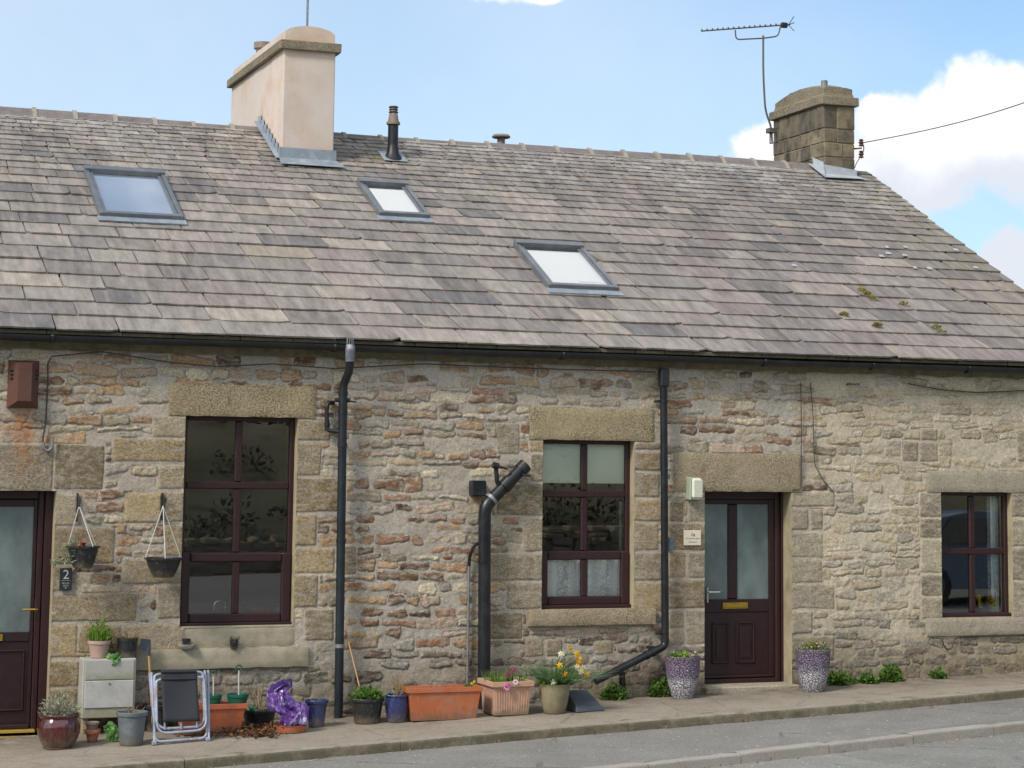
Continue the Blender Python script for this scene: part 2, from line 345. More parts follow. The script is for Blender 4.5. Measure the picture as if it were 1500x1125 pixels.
M['cement'] = plain('cement render', 'a69e89', .9, .16, 7, bump=.004, dirt='857b64', spec=.2)
M['reveal'] = plain('rendered reveal', 'a79b80', .9, .15, 6, bump=.002, dirt='7c7158', spec=.2)
M['sooty'] = dressed_material('sooty chimney stone', '847a68', '3a3529', .85, '9a8f78')
M['chim'] = plain('smooth chimney render', 'd0c2b6', .85, .08, 2.2, bump=.0012, dirt='c6a587', spec=.25)
M['brown'] = plain('brown window plastic', '311a1c', .38, .22, 30, spec=.5, bump=.0006)
M['brownd'] = plain('brown door plastic', '2a1618', .42, .25, 22, spec=.5, bump=.001)
M['black'] = plain('black cast pipe', '16181c', .36, .25, 9, dirt='2e3236', spec=.5, bump=.0008)
M['blackm'] = plain('black gutter plastic', '1b1d20', .45, .25, 7, dirt='33342f', spec=.5)
M['lead'] = plain('sheet lead', '8e979f', .5, .25, 7, dirt='b9c0c4', metal=.15, bump=.002)
M['leadp'] = plain('pale new lead', 'b4b8bd', .55, .15, 5, dirt='8d9198', bump=.002)
M['ridge'] = plain('ridge tile', '7d7470', .85, .2, 9, dirt='5a5350', bump=.002)
M['ridgec'] = plain('ridge tile collar', 'a39a8c', .85, .2, 15, dirt='7a7264', bump=.002)
M['moss'] = plain('moss', '5f5a2a', .95, .4, 40, bump=.004, dirt='39401c')
M['brass'] = plain('brass', 'c9a54a', .28, .15, 20, metal=.9)
M['gold'] = plain('gold strip', 'd8bb63', .35, .12, 20, metal=.6)
M['chrome'] = plain('brushed steel', 'c8c8c8', .25, .1, 20, metal=.95)
M['grey_trim'] = plain('grey skylight trim', '717477', .38, .12, 10, metal=.3, dirt='8e9092')
M['terra_old'] = plain('old clay pot', '8f7f72', .8, .2, 12, dirt='5e5248')
M['galv'] = plain('galvanised steel', '8b8c8d', .5, .2, 20, metal=.5, dirt='6f6a64')
M['white'] = plain('white plastic', 'd9d8d2', .5, .07, 9, dirt='b2ae9e')
def glass_mat(name, tint=(1, 1, 1), refl=1.0, rough=0.0, ior=1.52, gain=2.4):
    m = bpy.data.materials.new(name); m.use_nodes = True; t = m.node_tree; n = t.nodes; n.clear()
    g = n.new('ShaderNodeBsdfGlossy'); g.inputs['Roughness'].default_value = rough; g.inputs['Color'].default_value = (refl, refl, refl, 1)
    tr = n.new('ShaderNodeBsdfTransparent'); tr.inputs[0].default_value = (*tint, 1)
    fr = n.new('ShaderNodeFresnel'); fr.inputs[0].default_value = ior; mu = n.new('ShaderNodeMath'); mu.operation = 'MULTIPLY_ADD'; mu.inputs[1].default_value = gain; mu.inputs[2].default_value = 0.04; mu.use_clamp = True
    mx = n.new('ShaderNodeMixShader'); o = n.new('ShaderNodeOutputMaterial')
    tcn = n.new('ShaderNodeTexCoord'); nn = n.new('ShaderNodeTexNoise'); nn.inputs['Scale'].default_value = 2.5; bb = n.new('ShaderNodeBump'); bb.inputs['Distance'].default_value = .0002
    t.links.new(tcn.outputs['Object'], nn.inputs['Vector']); t.links.new(nn.outputs[0], bb.inputs['Height']); t.links.new(bb.outputs[0], g.inputs['Normal'])
    t.links.new(fr.outputs[0], mu.inputs[0]); t.links.new(mu.outputs[0], mx.inputs[0]); t.links.new(tr.outputs[0], mx.inputs[1]); t.links.new(g.outputs[0], mx.inputs[2]); t.links.new(mx.outputs[0], o.inputs[0]); return m
M['glass'] = glass_mat('window glass', (.92, .96, .93))
M['skyglass'] = glass_mat('skylight glass', (.92, .95, .95), gain=3.2)
m = Mat('obscured door glass'); m.set('Base Color', m.mix(m.mr(m.noise(3.5, 4, .6, (1, 1, .6)), .3, .7), lin('515c5c'), lin('768483'))).set('Roughness', .22).set('Specular IOR Level', .7); m.bump(m.vor(110), .0012); M['obscure'] = m.m
m = Mat('lace curtain'); s1 = m.vor(20); ring = m.mr(m.math('ABSOLUTE', m.math('SUBTRACT', s1, .36)), .12, .05); s2 = m.mr(m.noise(60, 3, .7), .52, .6)
m.set('Base Color', lin('fafcfb')).set('Roughness', .9).set('Alpha', m.math('ADD', m.mr(m.noise(16, 2, .5, (1, 1, .04)), .4, .6, .50, .98), m.math('MULTIPLY', m.math('MAXIMUM', ring, m.math('MULTIPLY', s2, .5)), .5))); M['lace'] = m.m
M['sky_sheet'] = plain('pale reflected sky sheet', 'f0f3e4', .9, .06, 3)
M['white_sky_sheet'] = plain('white reflected sky sheet', 'f2f2ef', .9, .02, 3)
M['room'] = plain('dim room plaster', '8a877c', .95, .1, 2)
M['red'] = plain('red plastic', '9a1f24', .4, .1, 9)

# ------------------------------------------------------------------ the building: terrace of cottages
XL, XR, EAVE_Z = -3.0, 14.0, 3.62
bld = thing('cottage_terrace', 'long low terrace of rubble stone cottages under one stone slate roof', 'cottages', (XL, 0, 0))
WALL_T = 0.45
OPEN = []      # x0,x1,z0,z1,recess
def opening(xa, ya, xb, yb, rec):
    a, b = P(xa, ya), P(xb, yb); OPEN.append((a.x, b.x, b.z, a.z, rec)); return OPEN[-1]
d2 = opening(-70, 718.5, 76, 1082, .16)
d2 = OPEN[-1] = (P(0, 800).x-.60, P(76, 850).x+.008, P(68, 1081).z, P(82, 719).z, .16)
o1 = OPEN.append((3.85, 4.91, P(263, 920).z, P(272, 608).z, .10)) or OPEN[-1]
o2 = OPEN.append((7.37, 8.345, P(795, 893).z, P(795, 643).z, .10)) or OPEN[-1]
o3 = OPEN.append((9.115, 10.095, P(1032, 1004).z-.01, P(1032, 719).z, .20)) or OPEN[-1]
o4 = OPEN.append((11.86, 12.735, P(1379, 905).z, P(1376, 720).z, .08)) or OPEN[-1]
def axis(a, b, step, marks, coarse, f0, f1):
    br = sorted(set([a, b, f0, f1]+[m for m in marks if a < m < b])); out = []
    for p, q in zip(br, br[1:]):
        st = step if (p >= f0-1e-6 and q <= f1+1e-6) else coarse; n = max(1, int(round((q-p)/st))); out += list(np.linspace(p, q, n, endpoint=False))
    return np.array(out+[b])
gx = axis(XL, XR, .0095, [o[0] for o in OPEN]+[o[1] for o in OPEN], .05, 1.6, 13.4)
gzv = axis(-.45, EAVE_Z, .0095, [o[2] for o in OPEN]+[o[3] for o in OPEN], .05, 0., EAVE_Z)
XX, ZZ = np.meshgrid(gx, gzv, indexing='ij'); NX, NZ = XX.shape
SD = np.full(XX.shape, 1.0); HT = np.zeros(XX.shape); COL = np.zeros(XX.shape+(3,)); COL[:] = lin('a08a68'); ASH = np.zeros(XX.shape); CRK = np.zeros(XX.shape)
wx = XX+.030*fbm(XX, ZZ, .16, 11)+.016*fbm(XX, ZZ, .045, 12); wz = ZZ+.026*fbm(XX, ZZ, .22, 21)+.014*fbm(XX, ZZ, .05, 22)
bx_ = XX+.012*fbm(XX, ZZ, .2, 31)+.004*fbm(XX, ZZ, .04, 33); bz_ = ZZ+.012*fbm(XX, ZZ, .25, 32)+.004*fbm(XX, ZZ, .04, 34)
BUFF = lambda x: 1/(1+math.exp(-(x-10.35)/.10))
def stamp(cx, cz, hw, hh, r, ang, col, h, ash, crk, U, V, wedge=0.0):
    m = .07; i0, i1 = np.searchsorted(gx, [cx-hw-m, cx+hw+m]); j0, j1 = np.searchsorted(gzv, [cz-hh-m, cz+hh+m])
    if i1 <= i0 or j1 <= j0: return
    s = np.s_[i0:i1, j0:j1]; dx = U[s]-cx; dz = V[s]-cz; c, q = math.cos(ang), math.sin(ang); a = dx*c+dz*q; b = -dx*q+dz*c
    hh2 = hh*(1+wedge*a/max(hw, .01)); r = min(r, hw*.9, hh*.8)
    qx = np.abs(a)-hw+r; qz = np.abs(b)-hh2+r
    sd = np.hypot(np.maximum(qx, 0), np.maximum(qz, 0))+np.minimum(np.maximum(qx, qz), 0)-r
    k = sd < SD[s]
    SD[s] = np.where(k, sd, SD[s]); HT[s] = np.where(k, h, HT[s]); ASH[s] = np.where(k, ash, ASH[s]); CRK[s] = np.where(k, crk, CRK[s])
    COL[s] = np.where(k[..., None], np.array(col), COL[s])
# dressed blocks seen in the photograph (photograph pixels, projected to the wall)
BLK = [(-60, 650, 78, 719), (80, 651, 152, 716), (82, 722, 120, 770), (80, 773, 168, 826), (76, 829, 104, 866), (76, 870, 200, 910), (74, 914, 128, 962), (72, 968, 116, 1006), (71, 1009, 112, 1046),
 (182, 722, 240, 766), (224, 608, 270, 640), (165, 642, 270, 676), (231, 682, 269, 716), (238, 721, 268, 765), (240, 770, 266, 815), (180, 818, 264, 855), (230, 858, 263, 907), (113, 914, 262, 955), (178, 914, 262, 955),
 (435, 613, 483, 645), (435, 648, 470, 696), (434, 700, 507, 750), (433, 753, 464, 800), (433, 803, 490, 840), (432, 843, 466, 890), (446, 893, 489, 938), (500, 800, 522, 842),
 (777, 665, 795, 706), (728, 709, 795, 755), (767, 759, 795, 808), (718, 811, 795, 850), (743, 853, 794, 892), (717, 897, 765, 936), (728, 621, 761, 665), (775, 645, 795, 662),
 (929, 647, 968, 658), (931, 661, 968, 689), (931, 692, 966, 728), (929, 731, 970, 763), (929, 766, 964, 806), (929, 810, 970, 850), (929, 853, 970, 893), (769, 935, 796, 962), (870, 940, 898, 958), (800, 937, 824, 962),
 (980, 731, 1001, 764), (1008, 731, 1031, 764), (978, 767, 1031, 806), (980, 809, 1004, 847), (1008, 809, 1031, 847), (978, 850, 1031, 891), (980, 894, 1002, 920), (1005, 894, 1031, 944), (978, 925, 1002, 945),
 (1161, 721, 1222, 742), (1163, 745, 1184, 776), (1187, 747, 1205, 776), (1164, 780, 1206, 817), (1163, 820, 1204, 853), (1164, 856, 1222, 892), (1164, 895, 1190, 928), (1164, 932, 1222, 968),
 (1347, 721, 1376, 757), (1347, 760, 1377, 787), (1349, 790, 1377, 839), (1349, 842, 1378, 872), (1349, 875, 1379, 906), (1321, 646, 1345, 675), (1347, 648, 1374, 676), (1348, 628, 1373, 645), (1489, 629, 1515, 676),
 (1487, 721, 1520, 757), (1487, 760, 1510, 800), (1488, 803, 1530, 850), (1488, 853, 1512, 905)]
def clear(X0, X1, Z0, Z1, g=.013):
    m = (XX > X0-g) & (XX < X1+g) & (ZZ > Z0-g) & (ZZ < Z1+g); SD[m] = .03; ASH[m] = 0; CRK[m] = 0
LINT = [('lintel_dark', 248, 563, 461, 607), ('lintel_dark', 776, 598, 957, 641), ('dressed', 987, 664, 1174, 717), ('sill_grey', 1357, 690, 1512, 719)]
keep = []
for (_, x0, y0, x1, y1) in LINT:
    a, b = P(x0, y0), P(x1, y1); keep.append((a.x, b.x, b.z, a.z))
keep += [(P(198, 950).x, P(462, 950).x, P(300, 979).z, P(300, 920).z), (P(772, 900).x, P(957, 900).x, P(860, 915).z, P(860, 893).z), (P(1357, 920).x, 13.3, P(1400, 931).z, P(1400, 906).z)]
PALL = [('ab9070', 3), ('a17f5e', 3.2), ('b0a086', 3.5), ('8f6a50', 2.6), ('75573f', 2.6), ('a39a8c', 3), ('c2b498', 2.6), ('b29c86', 3), ('8b7d68', 2.5), ('ae8d66', 1.8), ('61493a', 1.6), ('9a9078', 2)]
PALR = [('b5a384', 3), ('a4957c', 3), ('b3a182', 1.6), ('9b9488', 2), ('bfb39c', 3), ('a48b74', 1), ('8a7f6c', 1), ('b6aca0', 1.5)]
def pick(pal): return random.choices([p[0] for p in pal], [p[1] for p in pal])[0]
z = -.35
while z < EAVE_Z:
    hrow = random.uniform(.055, .115); x = 1.4+random.uniform(-.3, .1)
    if z > 3.2: hrow = random.uniform(.07, .11)
    while x < 13.6:
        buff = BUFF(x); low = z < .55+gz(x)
        w = random.choice([random.uniform(.09, .2), random.uniform(.16, .34), random.uniform(.2, .42)])
        hh = hrow*random.uniform(.55, 1.1)/2; gap = random.uniform(.008, .035)
        cx, cz = x+w/2, z+hrow/2+random.uniform(-.012, .012)
        skip = random.random() < (.15 if buff < .5 else .24)
        if not skip:
            c = lin(pick(PALR if buff > .5 else PALL)); k = random.uniform(.75, 1.12); c = tuple(v*k for v in c)
            if buff > .5: c = tuple(v*.76+w_*.24 for v, w_ in zip(c, lin('bbae95')))
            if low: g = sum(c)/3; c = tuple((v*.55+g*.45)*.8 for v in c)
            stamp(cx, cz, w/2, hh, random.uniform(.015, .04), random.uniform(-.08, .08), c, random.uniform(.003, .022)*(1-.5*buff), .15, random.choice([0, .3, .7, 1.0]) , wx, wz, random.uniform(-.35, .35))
            if random.random() < .25 and hh > .03:      # slips of stone between courses
                stamp(cx+w*.5*random.uniform(-.6, .6), cz+hh+.018, random.uniform(.03, .08), .009, .008, random.uniform(-.1, .1), tuple(v*.8 for v in lin(pick(PALL))), .006, 0, 1, wx, wz)
        x += w+gap
    z += hrow+random.uniform(.004, .020)
for k_ in keep: clear(*k_, g=.008)
blocks = []
for (x0, y0, x1, y1) in BLK:
    a, b = P(x0, y0), P(x1, y1); a2, b2 = P(x0, y1), P(x1, y0); X0, X1 = (a.x+a2.x)/2, (b.x+b2.x)/2; Z1, Z0 = (a.z+b2.z)/2, (a2.z+b.z)/2
    for o in OPEN:                                    # never into an opening: the arris meets it
        if Z1 > o[2] and Z0 < o[3]:
            if abs(X1-o[0]) < .05: X1 = o[0]+.06
            if abs(X0-o[1]) < .05: X0 = o[1]-.06
    blocks.append((X0, X1, Z0, Z1))
    clear(X0, X1, Z0, Z1)
    base = random.choice(['a2937a', '9a8b70', 'a8987c', '958872', 'a99674', '9f8a66', '8b7b60']); k = random.uniform(.70, 1.15)
    if X0 > 10.6: base = random.choice(['8d8472', '968c79', 'a0967f'])
    elif X0 > 8.9: base = random.choice(['9d927d', '958a76', 'a69b84'])
    c = tuple(v*k for v in lin(base))
    stamp((X0+X1)/2, (Z0+Z1)/2, (X1-X0)/2-.003, (Z1-Z0)/2-.003, .018, random.uniform(-.01, .01), c, random.uniform(.010, .018), random.uniform(.5, 1.0) if X0 < 9 or X0 > 11 else .35, random.uniform(0, .5), bx_, bz_)
buffA = 1/(1+np.exp(-(XX-10.35-.06*fbm(XX, ZZ, .5, 77))/.05)); ln, rn = np.array(lin('b0a697')), np.array(lin('beb29b'))
MC = ln*(1-buffA[..., None])+rn*buffA[..., None]
tn = fbm(XX, ZZ, .9, 55, 3)[..., None]; MC = MC*(1+.16*tn); MC = MC*(1+np.array([.05, 0, -.06])*fbm(XX, ZZ, .5, 66, 3)[..., None])
GZX = .03+(XX-2.65)*SL
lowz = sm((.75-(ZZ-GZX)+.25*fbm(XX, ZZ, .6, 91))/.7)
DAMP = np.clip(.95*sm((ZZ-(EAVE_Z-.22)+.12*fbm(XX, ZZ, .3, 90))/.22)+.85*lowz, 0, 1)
rz = P(35, 600).z; rx = P(36, 600).x
RUST = np.exp(-((XX-rx-.03*fbm(ZZ, XX, .2, 5))/.10)**2)*sm((rz+.02-ZZ)/.03)*sm((ZZ-(rz-.75))/.6)
raised = sm(-(SD+.003*fbm(XX, ZZ, .03, 49))/.012)*np.where(ASH > .3, .55, .55); rough = .008*fbm(XX, ZZ, .07, 41)+.006*fbm(XX, ZZ, .03, 43)+.010*fbm(XX, ZZ, .35, 42)
YY = -(HT*raised)+rough*(.6+.6*raised)+.006*CRK*np.exp(-((SD-.002)/.006)**2)
YY[ASH > .3] = (-(HT*raised)+.35*rough)[ASH > .3]
edge = np.zeros(XX.shape, bool)
for o in OPEN:
    e = (XX > o[0]-.004) & (XX < o[1]+.004) & (ZZ > o[2]-.004) & (ZZ < o[3]+.004); YY[e] = -.006
idx = np.arange(NX*NZ).reshape(NX, NZ)
fxc, fzc = (gx[:-1]+gx[1:])/2, (gzv[:-1]+gzv[1:])/2; FX, FZ = np.meshgrid(fxc, fzc, indexing='ij'); keepf = np.ones(FX.shape, bool)
for o in OPEN: keepf &= ~((FX > o[0]) & (FX < o[1]) & (FZ > o[2]) & (FZ < o[3]))
q = np.stack([idx[:-1, :-1], idx[1:, :-1], idx[1:, 1:], idx[:-1, 1:]], -1)[keepf]
me = bpy.data.meshes.new('wall'); nq = len(q); me.vertices.add(NX*NZ); me.vertices.foreach_set('co', np.stack([XX, YY, ZZ], -1).astype(np.float32).ravel())
me.loops.add(nq*4); me.loops.foreach_set('vertex_index', q.astype(np.int32).ravel()); me.polygons.add(nq); me.polygons.foreach_set('loop_start', np.arange(0, nq*4, 4, dtype=np.int32))
try: me.polygons.foreach_set('loop_total', np.full(nq, 4, np.int32))
except Exception: pass
me.polygons.foreach_set('use_smooth', np.ones(nq, bool))
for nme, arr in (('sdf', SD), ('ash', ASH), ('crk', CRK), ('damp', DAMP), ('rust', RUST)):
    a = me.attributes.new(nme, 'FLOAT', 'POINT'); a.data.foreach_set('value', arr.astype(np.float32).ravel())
for nme, arr in (('col', COL), ('mcol', MC)):
    a = me.color_attributes.new(nme, 'FLOAT_COLOR', 'POINT'); a.data.foreach_set('color', np.concatenate([arr, np.ones(XX.shape+(1,))], -1).astype(np.float32).ravel())
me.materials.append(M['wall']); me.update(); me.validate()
wall = bpy.data.objects.new('wall', me); scene.collection.objects.link(wall); wall.parent = bld; wall.matrix_parent_inverse = Matrix.Translation(-Vector((XL, 0, 0)))
# shell of the house: back wall, gables, floor, ceiling, and the sides of the openings
RIDGE_Y, RIDGE_Z, PIT = 5.2, 6.43, math.radians(28)
mb = MB(); BK = 10.5
mb.box(XL, XR, BK, BK+.4, -.4, 3.6); mb.box(XL-.4, XL, 0.02, BK+.4, -.4, 3.6)
mb.quad((XL, .02, EAVE_Z), (XR, .02, EAVE_Z), (XR, BK, EAVE_Z), (XL, BK, EAVE_Z)); mb.quad((XL, 2.6, -.4), (XR, 2.6, -.4), (XR, 2.6, 3.6), (XL, 2.6, 3.6))
mb.quad((XL, .0, -.02), (XR, .0, -.02), (XR, BK, -.02), (XL, BK, -.02))
for xm in (3.2, 5.6, 6.7, 8.75, 11.0): mb.box(xm, xm+.05, WALL_T, 2.6, 0, 3.6)
mb.build('inner_wall', M['room'], bld)
mb = MB()                                             # gable end
mb.add([(XR, -.0, -.4), (XR, BK+.4, -.4), (XR, BK+.4, 3.6), (XR, RIDGE_Y, RIDGE_Z-.05), (XR, 0, 3.6), (XR-.4, -.0, -.4), (XR-.4, BK+.4, -.4), (XR-.4, BK+.4, 3.6), (XR-.4, RIDGE_Y, RIDGE_Z-.05), (XR-.4, 0.02, 3.6)],
       [(0, 1, 2, 3, 4), (9, 8, 7, 6, 5), (1, 6, 7, 2), (2, 7, 8, 3), (3, 8, 9, 4)])
mb.build('gable_wall', M['sill_grey'], bld)
for (x0, x1, z0, z1, r) in OPEN:
    t = WALL_T; f = -.006; mb = MB()
    mb.quad((x0, f, z0), (x0, t, z0), (x0, t, z1), (x0, f, z1)); mb.quad((x1, t, z0), (x1, f, z0), (x1, f, z1), (x1, t, z1))
    mb.quad((x0, f, z1), (x0, t, z1), (x1, t, z1), (x1, f, z1)); mb.quad((x0, t, z0), (x0, f, z0), (x1, f, z0), (x1, t, z0))
    mb.build('reveal', M['reveal'], bld)
# lintels and sills: each one stone, slightly uneven
def stone_block(name, x0, x1, y0, y1, z0, z1, mat, parent, jit=.004, n=None):
    """a block with a finely uneven face"""
    vs = []; fs = []; nx = n or max(2, int((x1-x0)/.03)); nz = max(2, int((z1-z0)/.03)); sd = random.random()*99
    for i in range(nx+1):
        for k in range(nz+1):
            u, w = i/nx, k/nz; X = x0+(x1-x0)*u; Z = z0+(z1-z0)*w; e = min(u, 1-u)*(x1-x0); g = min(w, 1-w)*(z1-z0)
            b = max(0, .012-min(e, g))/.012; v = mnoise.noise(Vector((X*7+sd, Z*7, 3)))*jit+mnoise.noise(Vector((X*25+sd, Z*25, 3)))*jit*.5
            if e < 1e-6: X += mnoise.noise(Vector((Z*14, sd, 0)))*.006
            if g < 1e-6: Z += mnoise.noise(Vector((X*9, sd, 5)))*.006
            vs.append((X, y0+v+b*b*.010, Z))
    I = lambda i, k: i*(nz+1)+k
    fs += [(I(i, k), I(i+1, k), I(i+1, k+1), I(i, k+1)) for i in range(nx) for k in range(nz)]
    o = len(vs); vs += [(x0, y1, z0), (x1, y1, z0), (x1, y1, z1), (x0, y1, z1)]
    fs += [tuple([I(i, 0) for i in range(nx, -1, -1)]+[o, o+1]), tuple([I(i, nz) for i in range(nx+1)]+[o+2, o+3]), tuple([I(0, k) for k in range(nz+1)]+[o+3, o]), tuple([I(nx, k) for k in range(nz, -1, -1)]+[o+1, o+2])]
    m = MB(); m.add(vs, fs); return m.build(name, mat, parent, smooth=True)
for (mt, x0, y0, x1, y1) in LINT:
    a, b = P(x0, y0), P(x1, y1); c, e = P(x1, y0), P(x0, y1); zt = (a.z+c.z)/2; zb = min((b.z+e.z)/2, 99)
    for o in OPEN:
        if abs(zb-o[3]) < .06 and a.x < o[0]+.1 and b.x > o[0]: zb = o[3]-.004
    stone_block('lintel', a.x, min(b.x, 13.6), -.020, .16, zb, zt, M[mt], bld)
z0, z1 = P(300, 979).z, o1[2]
s_ = stone_block('sill', P(198, 965).x, P(450, 965).x, -.045, .12, z0, P(300, 950).z, M['cement'], bld)
stone_block('sill_panel', o1[0]-.03, o1[1]+.02, -.006, .06, P(300, 950).z-.002, z1+.012, M['cement'], bld)
stone_block('sill', P(772, 905).x, P(957, 905).x, -.075, .12, P(860, 915).z, o2[2]-.002, M['dressed'], bld)
stone_block('sill', P(1357, 920).x, 13.3, -.03, .12, P(1400, 931).z, o4[2]-.002, M['sill_grey'], bld)
m_ = MB(); m_.cham(o3[0]-.03, o3[1]+.03, -.12, .25, gz(9.6)-.15, o3[2]+.002, .012); m_.build('doorstep', M['sill_grey'], bld)
m_ = MB(); m_.cham(d2[0]-.03, d2[1]+.03, -.12, .25, gz(2.4)-.15, d2[2]+.002, .012); m_.build('doorstep', M['sill_grey'], bld)
# ------------------------------------------------------------------ windows
def window(o, rows, sash_low, label):
    """rows: heights (fractions from top) of the transom centres; the lowest row is an opening light"""
    x0, x1, z0, z1, r = o; W = x1-x0; fr = MB(); gl = MB(); y0, y1 = r, r+.07; t = .045
    fr.cham(x0, x0+t, y0, y1, z0, z1, .006); fr.cham(x1-t, x1, y0, y1, z0, z1, .006); fr.cham(x0+t, x1-t, y0+.001, y1, z1-t, z1, .006); fr.cham(x0+t, x1-t, y0+.001, y1, z0, z0+.042, .006)
    fr.cham(x0-.0, x1+.0, y0-.05, y0-.001, z0+.001, z0+.038, .008)                      # projecting cill
    xm = (x0+x1)/2; zs = [z1-t]+[z1-(z1-z0)*f for f in rows]+[z0+.042]
    for i in range(len(zs)-1):
        top, bot = zs[i], zs[i+1]; last = i == len(zs)-2; bt = .033
        if last and sash_low:                                                          # outward opening casement, thicker and proud
            ya = y0-.022; s = .085
            A0, A1, B0, B1 = x0+.014, x1-.014, bot-.01, top+.028
            fr.cham(A0, A0+s, ya, y0+.03, B0, B1, .012); fr.cham(A1-s, A1, ya, y0+.03, B0, B1, .012); fr.cham(A0+s, A1-s, ya+.001, y0+.031, B1-s, B1, .012); fr.cham(A0+s, A1-s, ya+.001, y0+.031, B0, B0+s, .012)
            fr.cham(xm-.033, xm+.033, ya+.004, y0+.03, B0+s, B1-s, .008)
            for a, b in ((A0+s, xm-.033), (xm+.033, A1-s)): gl.quad((a, y0+.006, B0+s), (b, y0+.006, B0+s), (b, y0+.005, B1-s), (a, y0+.005, B1-s))
        else:
            if i > 0: fr.cham(x0+t, x1-t, y0+.003, y1-.01, top-bt, top+bt, .010)
            T = top-(bt if i else 0); Bm = bot+(bt if not last else 0)
            if not (last and not sash_low): Bm = bot+bt if i < len(zs)-3 else bot+.028
            fr.cham(xm-bt, xm+bt, y0+.005, y1-.01, Bm, T, .010)
            for a, b in ((x0+t, xm-bt), (xm+bt, x1-t)):
                gl.quad((a, y0+.03, Bm), (b, y0+.03, Bm), (b, y0+.03, T), (a, y0+.03, T))
    f = fr.build('window', M['brown'], bld); f['label'] = label; gl.build('glass', M['glass'], f); return f
fr_ = lambda o, y, x: (o[3]-P(x, y).z)/(o[3]-o[2])
w1 = window(o1, [fr_(o1, 711, 300), fr_(o1, 815, 300)], True, 'tall dark brown six pane window with dark reflections')
w2 = window(o2, [fr_(o2, 724, 860), fr_(o2, 812, 860)], True, 'dark brown six pane window with lace curtain in the lower panes')
w4 = window(o4, [fr_(o4, 808, 1430)], False, 'small brown four pane window reflecting a parked car')
def curtain(x0, x1, z0, z1, y, mat, parent, name, folds=7, amp=.02):
    vs = []; fs = []; nx = 60; ph = random.random()*6
    for i in range(nx+1):
        u = i/nx; X = x0+(x1-x0)*u; Y = y+amp*math.sin(u*folds*6.283+ph+.8*math.sin(u*9)); vs += [(X, Y, z0), (X, Y*1.0, z1)]
    fs = [(2*i, 2*i+2, 2*i+3, 2*i+1) for i in range(nx)]; m = MB(); m.add(vs, fs); return m.build(name, mat, parent, smooth=True)
curtain(o2[0]+.05, o2[1]-.05, o2[2]+.05, P(860, 818).z+.03, .170, M['lace'], w2, 'curtain', 6, .022)
curtain(P(903, 770, .26).x, o2[1]-.05, P(900, 815).z, P(910, 733, .26).z, .20, M['lace'], w2, 'curtain', 2, .02)
m_ = MB(); m_.box(o2[0]+.03, o2[1]-.03, .150, .153, P(860, 706, .15).z, o2[3]+.02); m_.box(o2[0]+.03, o2[1]-.03, .148, .158, P(860, 708, .15).z, P(860, 705, .15).z); m_.build('sky_sheet', M['sky_sheet'], w2)  # pale sheet added to stand in for sky reflected in the upper panes
curtain(P(1448, 800, .2).x, o4[1]-.03, o4[2]+.04, o4[3]-.05, .20, M['lace'], w4, 'curtain', 3, .02)
# things on the window boards
for o in (o1, o2, o4): m_ = MB(); m_.box(o[0], o[1], .18, WALL_T, o[2]-.01, o[2]+.035); m_.build('window_board', M['room'], bld)
